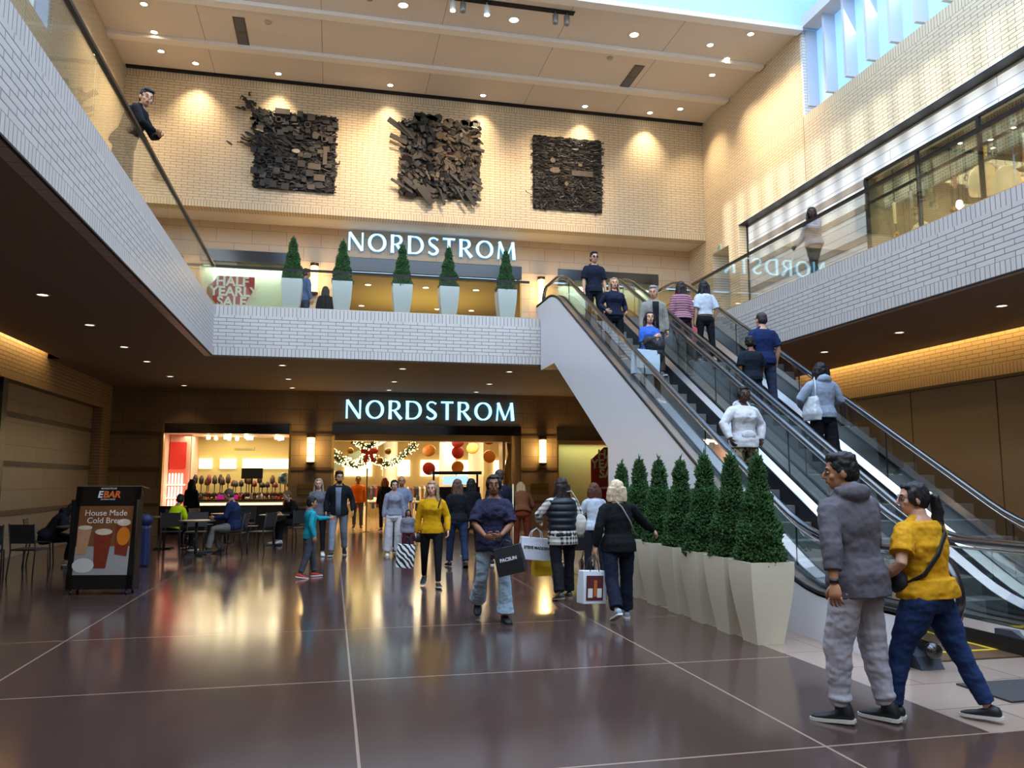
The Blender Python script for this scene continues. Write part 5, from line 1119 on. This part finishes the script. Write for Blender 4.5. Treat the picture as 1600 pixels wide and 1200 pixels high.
def bag_at(name,label,pos,w,h,d,col,rz=0,cat='bag',handle='1a1a1a',tilt=0,hl=.16,soft=0,txt=None,tcol='141414',tsize=.07,back=None):
    """carrier bag hanging by two loop handles from pos (the hand)"""
    e=empty(name,pos,rz,label,cat); e.rotation_euler=(0,R(tilt),rz); z1=-hl
    m=MB(); m.rings([[(-w/2,-d/2,z1-h),(w/2,-d/2,z1-h),(w/2,d/2,z1-h),(-w/2,d/2,z1-h)],[(-w/2*1.02,-d/2,z1-h*.5),(w/2*1.02,-d/2,z1-h*.5),(w/2*1.02,d/2,z1-h*.5),(-w/2*1.02,d/2,z1-h*.5)],[(-w/2,-d*.35,z1),(w/2,-d*.35,z1),(w/2,d*.35,z1),(-w/2,d*.35,z1)]])
    mm=mat('bag_'+col,col,.5,bump=.4 if soft else .15,bs=14,bd=.02); m.build('bag_body',mm,e,bevel=.006)
    for sy in (-1,1): MB().tube([(-w*.2,sy*d*.34,z1-.01),(-w*.16,sy*d*.2,z1*.4),(0,sy*.01,0),(w*.16,sy*d*.2,z1*.4),(w*.2,sy*d*.34,z1-.01)],.006,6).build('handle',mat('strap_'+handle,handle,.6),e,True)
    if txt: textmesh(txt,tsize,mat('print_'+tcol,tcol,.5),.001,parent=e,M=Matrix.Translation((0,-d*.5-.004,z1-h*.5))@FACE,bold=.002)
    return e
# ---------------- the people in the hall ----------------
def strap(i,pts,r,c,name='strap',fl=(1,2.6)):
    U=i['U']; MB().tube([U@Vector(p) for p in pts],r,8,flat=fl,up=(0,-1,0)).build(name,mat('strap_'+c,c,.7),i['rt'],True)
def watch(side,c='101012'):
    def f(i):
        sh,el,w=i['A'][side]; d=(w-el).normalized(); MB().tube([w-d*.035,w-d*.008],[.031,.030],12).build('watch',mat('watch_'+c,c,.4),i['rt'],True)
    return f
def both(*fs):
    def f(i):
        for g in fs: g(i)
    return f
# couple in the foreground
i1=person('man in a grey hoodie and pale grey joggers walking away at the right',(3.42,4.82,0),1.74,32,'tan','short','171314',
  top=dict(c='5f595e',sleeve=.86,hem=.80,hood=True,e=.030,se=.022,name='hoodie',wr=.008),pants=dict(c='a9a3a8',e=.026,knee=.068,ankle=.040,bunch=True,name='joggers',wr=.010),shoes=('161618','cfc8bc',.075),
  legs={'L':(12,12,3,-4),'R':(-4,6,2,-2)},arms={'L':(.34,.0,.86,.8,-.5,0),'R':(.27,.06,.88),'curl':42},lean=4,twist=-26,head=(32,-2),build=1.07,vox=.0075,extra=watch('L'))
def p2x(i):
    strap(i,[(.17,-.03,1.47),(.10,-.135,1.36),(-.03,-.165,1.22),(-.15,-.13,1.08),(-.20,-.02,1.02),(-.17,.10,1.04)],.011,'151414',fl=(1,2.8))
    MB().ell((0,0,0),(.13,.07,.09),i['U']@Matrix.Translation((-.19,.08,1.02))@Matrix.Rotation(R(60),4,'Z')).build('sling_bag',mat('strap_151414'),i['rt'],True)
    U=i['HD']; MB().ell((0,-.118,.03),(.022,.02,.022),U).build('hair_tie',mat('scrunchie','e0d8c4',.8),i['rt'],True); glasses('17151a')(i)
i2=person('woman with a ponytail in a mustard tee, blue jeans and black sling bag',(3.92,4.78,0),1.585,36,'light','pony','1b1416',
  top=dict(c='cf9216',sleeve=.38,hem=.90,e=.022,se=.026,name='tee',wr=.010),pants=dict(c='22345a',e=.014,thigh=.098,knee=.066,ankle=.046,name='jeans',wr=.009),shoes=('17171a','d8d2c6'),
  legs={'L':(22,12,3,0),'R':(-20,4,5,-4)},arms={'L':(.20,.26,1.02,.8,-.6,-.3),'R':(.30,.05,.90),'curl':30},lean=3,twist=-26,head=(36,0),build=1.26,belly=.03,female=True,vox=.0075,extra=p2x)
# woman in the navy tee
def p3x(i):
    MB().tube([i['HD']@Vector((.084,0,-.05)),i['HD']@Vector((.088,.0,-.066))],.008,6).build('earring',gold,i['rt']); MB().tube([i['HD']@Vector((-.084,0,-.05)),i['HD']@Vector((-.088,.0,-.066))],.008,6).build('earring',gold,i['rt'])
i3=person('young woman in a navy tee and pale flared jeans walking towards the viewer',(1.80,9.03,0),1.63,176,'brown','pony','120e0e',
  top=dict(c='2b2a40',sleeve=.46,hem=.83,e=.028,se=.022,name='tee',wr=.014),pants=dict(c='a3b8c6',e=.012,knee=.062,ankle=.095,name='flared_jeans',wr=.010),shoes=('141316','141316'),
  legs={'L':(7,6,2,0),'R':(-10,34,4,-30)},arms={'L':(.05,.27,1.03,.9,-.5,-.3),'R':(.13,.27,1.02,.9,-.5,-.3),'curl':35,'dL':(-.7,.6,-.1),'dR':(-.7,.6,.0)},lean=-1,head=(-8,0),build=1.08,female=True,vox=.008,extra=p3x)
i4=person('woman in a mustard yellow jumper and black leggings walking towards the viewer',(1.47,12.1,0),1.56,172,'fair','long','9a7a58',
  top=dict(c='d19a12',sleeve=1,hem=.88,e=.014,name='jumper',mat=knit('d19a12')),pants=dict(c='16161a',e=.006,knee=.058,ankle=.040,name='leggings',wr=.003),shoes=('131316','c8c0b4'),
  legs={'L':(12,4,1,6),'R':(-14,18,2,-18)},arms={'L':(.27,.10,.92),'R':(.26,-.04,.88),'curl':40},head=(-14,0),build=1.04,female=True,vox=.010,
  extra=lambda i:strap(i,[(-.10,.14,1.30),(-.15,.04,1.47),(-.16,-.08,1.38),(-.2,-.09,1.1),(-.24,-.03,.98)],.007,'2a1a16',fl=(1,2)))
i5=person('boy in a teal shirt and grey joggers with red shoes, pointing to the right',(-.33,13.67,0),1.29,-70,'tan','short','15100f',
  top=dict(c='1f8f9e',sleeve=1,hem=.85,e=.022,name='shirt'),pants=dict(c='45474d',e=.022,knee=.062,ankle=.042,bunch=True,name='joggers'),shoes=('c22a30','e6dcd6'),
  legs={'L':(14,6,2,0),'R':(-12,8,2,-10)},arms={'L':(.14,.50,1.28,.3,-.2,-1),'R':(.26,.0,.9)},head=(-10,0),build=.95,vox=.010)
i6=person('woman in a grey zip-neck top beside the bearded man in a black jacket',(-.27,17.6,0),1.60,178,'fair','long','a08468',
  top=dict(c='67656c',sleeve=1,hem=.88,collar=True,e=.020,name='sweatshirt'),pants=dict(c='17171b',e=.006,knee=.055,ankle=.045,name='trousers'),shoes=('e2e0da','f0eee8'),
  legs={'L':(10,4,2,0),'R':(-8,12,2,-12)},arms={'L':(.24,.06,.88)},female=True,vox=.012)
i7=person('bearded man in an open black jacket and grey trousers',(.15,17.5,0),1.76,176,'olive','short','1a1412',
  top=dict(c='17181d',sleeve=1,hem=.84,open='6e7688',e=.026,name='jacket'),pants=dict(c='868a94',e=.014,knee=.062,ankle=.046,name='trousers'),shoes=('17171a','d8d4ca'),
  legs={'L':(-12,14,2,-14),'R':(13,4,2,4)},arms={'L':(.30,.08,.92),'R':(.25,.06,.90)},head=(18,0),vox=.012,
  extra=lambda i:MB().ell((0,.045,-.075),(.045,.042,.035),i['HD']).build('beard',mat('hair_1a1412'),i['rt'],True))
i8=person('girl in a lilac jumper with wide white trousers standing by the entrance',(1.29,17.25,0),1.57,184,'light','pony','1c1514',
  top=dict(c='8b8a98',sleeve=1,hem=.92,e=.018,name='jumper'),pants=dict(c='cfc9c8',e=.02,knee=.085,ankle=.095,name='wide_trousers'),shoes=('e6e2dc','f0ece6'),legs={'L':(3,2,2,0),'R':(-2,3,2,0)},female=True,vox=.012)
i9=person('bald man in pale blue standing behind the girl in white trousers',(1.50,17.95,0),1.66,180,'tan','fringe','3a2c24',
  top=dict(c='7c8496',sleeve=.45,hem=.86,e=.02,name='shirt'),pants=dict(c='3a3f55',e=.012,name='trousers'),vox=.013)
i10=person('small child in a grey printed top and maroon trousers beside the girl in white',(1.56,16.9,0),.96,182,'tan','long','2a1a14',
  top=dict(c='7c7884',sleeve=1,hem=.88,e=.03,name='top'),pants=dict(c='5a2434',e=.03,knee=.07,ankle=.055,name='trousers'),shoes=('2a2430','d0c8c8'),build=1.2,vox=.014)
i11=person('long-haired woman in a black top and blue jeans seen from behind',(2.25,14.7,0),1.58,2,'fair','longcurly','5e4230',
  top=dict(c='15151a',sleeve=1,hem=.90,e=.016,name='top'),pants=dict(c='222f4a',e=.012,knee=.062,ankle=.058,name='jeans'),shoes=('17171a','17171a'),legs={'L':(12,4,2,0),'R':(-12,10,2,-16)},female=True,build=1.1,vox=.011,
  extra=lambda i:(MB().rings([[i['U']@Vector((.2*math.cos(a*math.pi/8),.148*math.sin(a*math.pi/8)-.01,z)) for a in range(16)] for z in (.90,.96)],False).build('white_hem',mat('hem_white','d8d4d0',.8,bump=.4,bs=60),i['rt'],True)))
i12=person('woman in black with dark hair standing further inside behind the long-haired woman',(2.85,16.7,0),1.60,8,'light','long','15110f',top=dict(c='121216',sleeve=1,hem=.82,e=.02),pants=dict(c='1a1a20'),female=True,vox=.014)
i13=person('tall man in a dark navy jacket seen from behind',(3.08,14.9,0),1.76,-6,'tan','fade','3a2e28',top=dict(c='181a26',sleeve=1,hem=.82,e=.026,name='jacket'),pants=dict(c='1c1e28'),build=1.12,vox=.013)
i14=person('blonde woman in a brown jumper and rust trousers bending forward',(3.98,16.9,0),1.64,-10,'fair','long','9c7c54',
  top=dict(c='6b3f24',sleeve=1,hem=.90,e=.03,name='jumper'),pants=dict(c='6e2f1c',e=.016,knee=.062,ankle=.052,name='trousers'),legs={'L':(4,3,3,0),'R':(0,3,3,0)},arms={'L':(.2,.42,.95),'R':(.2,.42,.95)},lean=32,head=(0,-25),female=True,build=1.1,vox=.013)
def plaid():
    t=NT('plaid_flannel'); x,y,z=t.xyz(); a=t.math('GREATER_THAN',t.math('SINE',t.math('MULTIPLY',t.math('ADD',x,y),95)),.1); b=t.math('GREATER_THAN',t.math('SINE',t.math('MULTIPLY',z,95)),.1)
    t.link(t.mix(t.math('MULTIPLY',t.math('ADD',a,b),.5),lin('d8d0c4'),lin('22201f')),t.p.inputs['Base Color']); t.p.inputs['Roughness'].default_value=.9; return t.m
def p15x(i):
    v=MB(); k=1.15; U=i['U']
    rs=[]
    for n in range(25):
        z=.88+n*.0242; f=abs(math.sin(n*math.pi/4)); wx,wy=(.185,.145) if z<1.1 else (.19,.15) if z<1.3 else (.185,.14); 
        if z>1.38: wx-= (z-1.38)*.9; wy-=(z-1.38)*.5
        rs.append([U@Vector(((wx+.018*f)*k*math.cos(2*math.pi*j/20),(wy+.018*f)*k*math.sin(2*math.pi*j/20),z)) for j in range(20)])
    v.rings(rs); fuse(v,[mat('puffer_black','1b1d26',.45,spec=.4)],'puffer_vest',.011,1,i['rt'])
i15=person('woman in a black puffer vest over a plaid shirt seen from behind',(3.03,10.5,0),1.60,6,'fair','longcurly','2e211d',
  top=dict(c='8a8580',mat=plaid(),sleeve=1,hem=.78,e=.022,se=.022,name='plaid_shirt'),pants=dict(c='15161c',e=.012,knee=.064,ankle=.066,name='trousers'),shoes=('3a3430','8a7f70'),
  legs={'L':(-8,14,2,-10),'R':(8,4,2,0)},arms={'L':(.24,.32,1.10,.9,-.4,-.4),'R':(.26,.10,.95),'curl':45},head=(6,0),build=1.15,female=True,vox=.0095,extra=p15x)
i16=person('woman with a platinum bob in all black reaching towards the planters',(3.22,8.86,0),1.57,-4,'fair','bob','d9bf9e',
  top=dict(c='121316',sleeve=1,hem=.84,e=.020,name='cardigan'),pants=dict(c='161b2b',e=.014,knee=.070,ankle=.068,name='jeans'),shoes=('8e97a4','d8d8d8'),
  legs={'L':(-16,20,2,-24),'R':(8,3,1,0)},arms={'L':(.30,-.02,.90),'R':(.56,.22,1.06,.2,-.5,-1),'curl':40,'dR':(.6,.35,-.45)},lean=2,head=(-8,0),build=1.18,female=True,vox=.009,
  extra=lambda i:strap(i,[(-.10,.05,1.50),(-.06,-.06,1.50),(.02,-.15,1.40),(.12,-.16,1.22),(.2,-.10,1.05)],.006,'a9a49a',fl=(1,2)))
i17=person('person in a white top pushing a dark pushchair beyond the blonde woman',(4.15,12.5,0),1.52,0,'fair','bob','5c3626',top=dict(c='c4ccd8',sleeve=1,hem=.88,e=.016),pants=dict(c='22242c'),arms={'L':(.2,.3,1.02),'R':(.2,.3,1.02)},female=True,vox=.012)
i18=person('man in an orange sweatshirt walking deep inside the store',(.84,26.9,0),1.70,176,'brown','fade','17110f',top=dict(c='c8641a',sleeve=1,hem=.86,e=.024),pants=dict(c='4a4c52'),legs={'L':(10,4,2,0),'R':(-10,8,2,-10)},vox=.016)
i19=person('woman in a black coat with an orange headscarf standing inside the store',(1.62,25.5,0),1.64,160,'tan','bob','c4551a',top=dict(c='16161a',sleeve=1,hem=.7,e=.03),pants=dict(c='1a1a1e'),female=True,vox=.016)
i20=person('person in a dark hooded top bent over on a chair at far left',(-5.2,16.75,.0),1.70,-75,'light','long','14100f',
  top=dict(c='191a22',sleeve=1,hem=.9,hood=True,e=.03,name='hoodie'),pants=dict(c='171a26',e=.016),shoes=('9a8f88','cfc8c0'),legs={'L':(86,86,5,0),'R':(84,90,5,0)},arms={'L':(.10,.42,1.18),'R':(.12,.42,1.18)},lean=38,head=(0,-20),vox=.012)
i21=person('person in a neon yellow jacket sitting with chin on hand in the cafe',(-3.45,19.42,0),1.62,-40,'tan','short','17110f',
  top=dict(c='c8dc14',sleeve=1,hem=.9,e=.03,name='jacket'),pants=dict(c='15161c'),legs={'L':(86,80,6,0),'R':(82,84,6,0)},arms={'L':(.08,.30,1.36,.6,.2,-1),'R':(.14,.40,1.10)},lean=14,head=(40,-8),vox=.013)
i22=person('woman with long black hair in black standing at the cosmetics window',(-3.74,23.5,0),1.60,-30,'tan','longcurly','120e0e',top=dict(c='141216',sleeve=1,hem=.86,e=.02),pants=dict(c='16161a'),female=True,vox=.014)
i23=person('heavy man in a navy jumper and grey trousers sitting sideways at a cafe table',(-2.0,18.33,0),1.76,92,'tan','fade','4a3a30',
  top=dict(c='1a2342',sleeve=1,hem=.88,e=.024,name='jumper'),pants=dict(c='6c665c',e=.018),shoes=('1a1a1c','2a2a2c'),legs={'L':(84,74,6,0),'R':(80,98,6,-10)},arms={'L':(.12,.42,1.12),'R':(.14,.40,1.10)},lean=10,head=(0,-12),build=1.28,belly=.05,vox=.012)
i24=person('man in a black coat and white trainers sitting at the right end of the cafe',(-.92,21.25,0),1.72,120,'fair','fade','8a6a4c',
  top=dict(c='17171a',sleeve=1,hem=.86,e=.03,name='coat'),pants=dict(c='1c1c22'),shoes=('e8e6e2','f2f0ec'),legs={'L':(84,80,6,0),'R':(82,88,6,0)},arms={'L':(.14,.40,1.12),'R':(.14,.38,1.10)},lean=14,head=(0,-16),build=1.15,vox=.014)
# ---------------- on the escalators ----------------
def stepz(y): # top of the step that lies at y
    k=math.floor((y-Yb)/.36); return min(max(nz(Yb+.36*k),0),ZU)+.004, Yb+.36*k+.2
def stripes():
    t=NT('striped_knit'); x,y,z=t.xyz(); f=t.math('GREATER_THAN',t.math('SINE',t.math('MULTIPLY',z,120)),.2); t.link(t.mix(f,lin('7c3f52'),lin('b08a92')),t.p.inputs['Base Color']); t.p.inputs['Roughness'].default_value=.9; return t.m
def rider(label,x,y,H,face,**k):
    z,yy=stepz(y); return person(label,(x,yy,z),H,face,**k)
e1=rider('man in sunglasses and a black tee standing highest on the left escalator',5.38,16.1,1.74,180,skin='light',hair='short',hairc='17110f',top=dict(c='171b2a',sleeve=.45,hem=.86,e=.022,se=.026,name='tee'),pants=dict(c='14161e',e=.012),vox=.011,extra=glasses('0c0c0e',True))
e2=rider('blonde woman in a navy sweatshirt and black trousers on the left escalator',5.30,14.55,1.63,182,skin='fair',hair='longcurly',hairc='a4845c',top=dict(c='181d33',sleeve=1,hem=.92,collar=True,e=.02,name='sweatshirt'),pants=dict(c='121318',e=.008),arms={'L':(.22,.12,1.0),'R':(.22,.14,1.02),'curl':35},female=True,build=1.08,vox=.011,head=(-12,0))
e3=rider('dark-haired woman in a blue tee clutching a black coat on the left escalator',5.28,12.9,1.60,186,skin='fair',hair='long',hairc='241818',top=dict(c='3d66c4',sleeve=.46,hem=.9,e=.022,name='tee'),pants=dict(c='15151b',e=.008,knee=.056,ankle=.046),shoes=('d8d4c8','e8e4da'),arms={'L':(.08,.22,1.14),'R':(.02,.22,1.22),'curl':35},female=True,build=1.05,vox=.011,head=(-16,0))
e4=rider('grey-haired man in an open beige shirt jacket on the left escalator',5.82,13.75,1.72,172,skin='light',hair='short',hairc='8f8a86',top=dict(c='8d8980',sleeve=1,hem=.84,collar=True,open='17181e',e=.032,se=.022,name='shirt_jacket'),pants=dict(c='45403c',e=.014),shoes=('55565c','c8c8c8'),vox=.011,head=(-22,-6))
def e5x(i):
    glasses('5a4a3a')(i); U=i['U']; m=MB(); m.ell((0,0,0),(.12,.03,.075),U@Matrix.Translation((0,.135,1.02))); m.build('front_pocket',mat('fabric_d4d2d4'),i['rt'],True)
    sh,el,w=i['A']['R']; d=(w-el).normalized(); MB().tube([w-d*.03,w-d*.015],[.034,.034],10,False).build('bracelet',gold,i['rt'],True)
def camo():
    t=NT('camouflage'); n=t.noise(11,2,.5); m=t.noise(14,2,.5,t.math('ADD',0,0) if 0 else None); c=t.mix(t.math('GREATER_THAN',n,.5),lin('6b5c3c'),lin('2c2820')); c=t.mix(t.math('GREATER_THAN',t.noise(17,1,.5),.56),c,lin('b3a27a')); t.link(c,t.p.inputs['Base Color']); t.p.inputs['Roughness'].default_value=.85; return t.m
e5=rider('woman in a white fleece hoodie and camouflage trousers riding down the left escalator',5.42,9.75,1.60,184,skin='deep',hair='bun',hairc='14100f',top=dict(c='d4d2d4',sleeve=1,hem=.84,hood=True,e=.032,se=.024,name='fleece_hoodie'),pants=dict(c='6b5c3c',mat=camo(),e=.024,knee=.068,ankle=.06,name='camouflage_trousers'),arms={'L':(.26,.05,.95,.9,-.4,-.2),'R':(.30,.12,.96,.9,-.4,-.2),'curl':40},female=True,build=1.12,vox=.009,head=(-14,0),extra=e5x)
e6=rider('long-haired woman in a pink and maroon top on the right escalator',6.72,14.4,1.64,0,skin='light',hair='longcurly',hairc='2a1818',top=dict(c='8c5464',mat=stripes(),sleeve=.8,hem=.92,e=.028,se=.026,name='striped_top'),pants=dict(c='15151a',e=.008),female=True,build=1.1,vox=.011)
e7=rider('dark-haired woman in a white tee on the right escalator',7.22,14.5,1.68,0,skin='light',hair='long',hairc='17141a',top=dict(c='c2c8d2',sleeve=.48,hem=.94,e=.026,se=.026,name='tee'),pants=dict(c='121218',e=.010,len=.88),shoes=('d8d8d8','e8e8e8'),arms={'L':(.22,.02,.88),'R':(.25,.05,.9),'curl':45},female=True,vox=.011)
e8=rider('boy in a black tee riding up the right escalator with his right arm held out',6.78,12.15,1.50,0,skin='brown',hair='short',hairc='100d0d',top=dict(c='151c28',sleeve=.45,hem=.88,e=.026,se=.026,name='tee'),pants=dict(c='232838',e=.018),arms={'L':(.25,.03,.88),'R':(.34,.26,1.0,.4,-.6,-.8)},head=(-28,0),build=1.1,vox=.011)
e9=rider('broad man in a navy tee and slate trousers riding up the right escalator',7.22,12.3,1.80,0,skin='light',hair='fade',hairc='2a2024',top=dict(c='182650',sleeve=.44,hem=.86,e=.024,se=.026,name='tee'),pants=dict(c='30364c',e=.018),arms={'L':(.27,.0,.88),'R':(.27,.05,.9)},head=(10,0),build=1.1,vox=.010)
e10=rider('person in a pale grey hoodie with a white tote on the right escalator',7.12,10.55,1.68,0,skin='light',hair='bob',hairc='121014',top=dict(c='8e98a8',sleeve=1,hem=.88,hood=True,e=.036,se=.028,name='hoodie'),pants=dict(c='15151c',e=.03,knee=.075,ankle=.07),arms={'L':(.20,.28,1.08,.9,-.3,-.5),'R':(.24,.22,1.08)},vox=.0095)
# ---------------- on the upper gallery ----------------
u1=person('man in a black jacket leaning on the left gallery rail',(-2.92,11.5,ZU),1.78,-95,skin='light',hair='short',hairc='1a1412',top=dict(c='101014',sleeve=1,hem=.86,collar=True,e=.032,name='jacket'),pants=dict(c='17181e'),arms={'L':(.06,.44,1.08,.9,-.2,-.3),'R':(.02,.40,1.10,.9,-.2,-.3),'dL':(-1,.1,0),'dR':(-1,.1,0)},lean=22,head=(-50,-4),vox=.010)
u2=person('woman in a grey hoodie and black leggings walking along the right gallery',(9.05,13.55,ZU),1.62,95,skin='deep',hair='long',hairc='2a2228',top=dict(c='8d8f9a',sleeve=1,hem=.9,hood=True,e=.030,se=.022,name='hoodie'),pants=dict(c='14141a',e=.010),legs={'L':(14,6,2,0),'R':(-12,10,2,-10)},arms={'L':(.10,.24,1.30,.9,-.2,-.8),'R':(.34,.20,.98,.6,-.5,-.2)},head=(55,-4),female=True,build=1.12,vox=.011)
u3=person('woman in black on the upper gallery beside the wall lamp',(-.3,22.2,ZU),1.62,10,skin='light',hair='long',hairc='2a1d16',top=dict(c='101014',sleeve=1,hem=.76,e=.03),pants=dict(c='141418'),female=True,build=1.1,vox=.015)
u4=person('person in a slate blue jacket half hidden by the leftmost gallery spruce',(-.78,20.6,ZU),1.66,-60,skin='tan',hair='short',hairc='241a15',top=dict(c='4a5f86',sleeve=1,hem=.84,e=.026),pants=dict(c='2a3348'),vox=.015)
# ---------------- things carried ----------------
def wrist(i,s): return world_of(i,i['A'][s][2]+(i['A'][s][2]-i['A'][s][1]).normalized()*.075)
w=wrist(i3,'L'); bag_at('shopping_bag','black and white carrier bag hanging from the hands of the woman in the navy tee',(w.x+.08,w.y-.02,w.z-.01),.30,.30,.14,'19191b',R(-25),tilt=-14,hl=.07,txt='PACSUN',tcol='efefef',tsize=.05)
w=wrist(i15,'L'); bag_at('shopping_bag','white plastic carrier printed STEVE MADDEN held by the woman in the puffer vest',(w.x-.05,w.y-.05,w.z-.06),.42,.30,.14,'d6d6dc',R(4),tilt=6,hl=.13,soft=1,txt='STEVE MADDEN',tsize=.05,handle='d6d6dc')
bag_at('shopping_bag','yellow plastic carrier hanging behind the white one by the puffer vest',(w.x+.08,w.y+.12,w.z-.28),.30,.24,.12,'e0b414',R(10),hl=.2,soft=1,handle='e0b414')
e=empty('shoulder_bag',world_of(i15,(.24,-.06,.0)),0,'cream slouchy shoulder bag on the back of the woman in the puffer vest','bag')
b=MB(); b.ell((0,0,.98),(.105,.085,.17)); b.ell((0,0,1.10),(.05,.045,.08)); fuse(b,[mat('cream_canvas','c9bfb2',.85,bump=.4,bs=15,bd=.02)],'bag_body',.012,2,e,.01,10); MB().tube([(0,0,1.14),(-.02,-.03,1.28),(-.12,-.05,1.42),(-.2,.0,1.40)],.009,8,flat=(1,2)).build('strap',mat('cream_canvas'),e,True)
w=wrist(i16,'L'); e=bag_at('shopping_bag','white paper shopping bag with a brown print held by the blonde woman',(w.x-.03,w.y-.02,w.z-.02),.30,.36,.15,'dcdce2',R(14),tilt=3,hl=.17)
MB().box(-.12,.10,-.081,-.077,-.49,-.22).build('print_panel',mat('print_maroon','5a2328',.6,var=.3,vs=30),e)
for x in (-.07,.05): MB().box(x-.03,x+.03,-.085,-.081,-.46,-.36).build('print_shape',mat('print_white','e8e2dc',.6),e)
MB().box(-.025,.015,-.086,-.081,-.45,-.27).build('print_shape',mat('print_orange','c8642a',.6),e)
w=wrist(i4,'R'); 
def zeb():
    t=NT('zebra_print'); x,y,z=t.xyz(); n=t.noise(7,2,.5); f=t.math('GREATER_THAN',t.math('SINE',t.math('ADD',t.math('MULTIPLY',t.math('ADD',x,z),75),t.math('MULTIPLY',n,9))),0.0); t.link(t.mix(f,lin('141414'),lin('e8e8e8')),t.p.inputs['Base Color']); return t.m
e=bag_at('shopping_bag','black and white zebra striped paper bag held low by the woman in the yellow jumper',(w.x-.12,w.y+.02,w.z+.02),.26,.34,.12,'e9e9e9',R(-10),tilt=4,hl=.12); e.children[0].data.materials[0]=zeb()
e=empty('handbag',(w.x+.05,w.y+.0,w.z-.03),R(10),'small dark handbag at the hip of the woman in the yellow jumper','bag'); b=MB(); b.ell((0,0,.03),(.10,.05,.075)); b.box(-.09,.09,-.04,.04,-.02,.06); fuse(b,[mat('handbag_dark','231717',.5)],'bag_body',.01,2,e)
w=wrist(e3,'L'); bag_at('shopping_bag','large pale blue and white printed carrier held by the woman with the black coat',(5.12,12.55,w.z-.02),.46,.42,.14,'b7c8d4',R(0),tilt=3,hl=.14)
e=empty('folded_coat',world_of(e3,(0,.22,1.08)),0,'bundled black coat clutched by the woman in the blue tee','coat'); b=MB(); b.ell((0,0,0),(.19,.11,.15)); b.ell((.02,.0,-.17),(.14,.09,.18)); b.ell((-.1,0,.05),(.12,.09,.1)); fuse(b,[mat('coat_black','14141b',.7)],'coat_bundle',.012,2,e,.02,9)
w=wrist(e7,'L'); e=bag_at('shopping_bag','red and white shopping bag held by the woman in the white tee',(w.x-.12,w.y,w.z),.30,.26,.16,'b01f26',R(-15),hl=.08); MB().ell((0,-.083,-.2),(.08,.003,.06)).build('white_print',mat('print_e8','e8e4e0',.5),e)
e=empty('tote_bag',world_of(e10,(-.22,-.05,0)),0,'white canvas tote hanging from the shoulder of the person in the grey hoodie','bag'); b=MB(); b.rings([[(-.05,-.16,.80),(.05,-.16,.80),(.05,.16,.80),(-.05,.16,.80)],[(-.07,-.17,.9),(.07,-.17,.9),(.07,.17,.9),(-.07,.17,.9)],[(-.02,-.14,1.16),(.02,-.14,1.16),(.02,.14,1.16),(-.02,.14,1.16)]]); fuse(b,[mat('tote_white','c8ccd0',.85,bump=.4,bs=12,bd=.02)],'bag_body',.012,2,e,.01,9); MB().tube([(0,-.1,1.14),(.03,-.06,1.32),(.06,.0,1.44),(.03,.07,1.32),(0,.1,1.14)],.008,8,flat=(1,2)).build('strap',mat('tote_white'),e,True)
# pushchair
e=empty('pushchair',(4.0,13.25,0),0,'dark pushchair with a canopy between the puffer vest and the blonde woman','pushchair')
b=MB(); b.ell((0,.1,.86),(.24,.26,.2)); b.box(-.2,.2,-.2,.25,.4,.62); fuse(b,[mat('pram_black','16171c',.7)],'hood_and_seat',.02,2,e)
for sx in (-.25,.25):
    MB().tube([(sx,-.35,1.02),(sx,-.1,.7),(sx,.3,.2)],.012,6).build('frame_tube',steel,e,True); MB().tube([(sx,.2,.6),(sx,-.25,.12)],.012,6).build('frame_tube',steel,e,True)
    for y in (.32,-.27): MB().lathe([(.06,-.02),(.1,-.02),(.11,0),(.1,.02),(.06,.02)],n=16,M=Matrix.Translation((sx,y,.11))@Matrix.Rotation(R(90),4,'Y')).build('wheel',rub,e,True)
MB().tube([(-.25,-.35,1.02),(0,-.38,1.04),(.25,-.35,1.02)],.015,6).build('push_bar',rub,e,True)
m=MB().lathe([(.012,0),(.012,1.5)],(2.98,13.3,0),8).build('wooden_pole',mat('pale_wood','c8b890',.7),smooth=True); tag(m,'pale wooden pole standing upright beyond the woman in the puffer vest','pole')
bpy.data.scenes.remove(TMP)
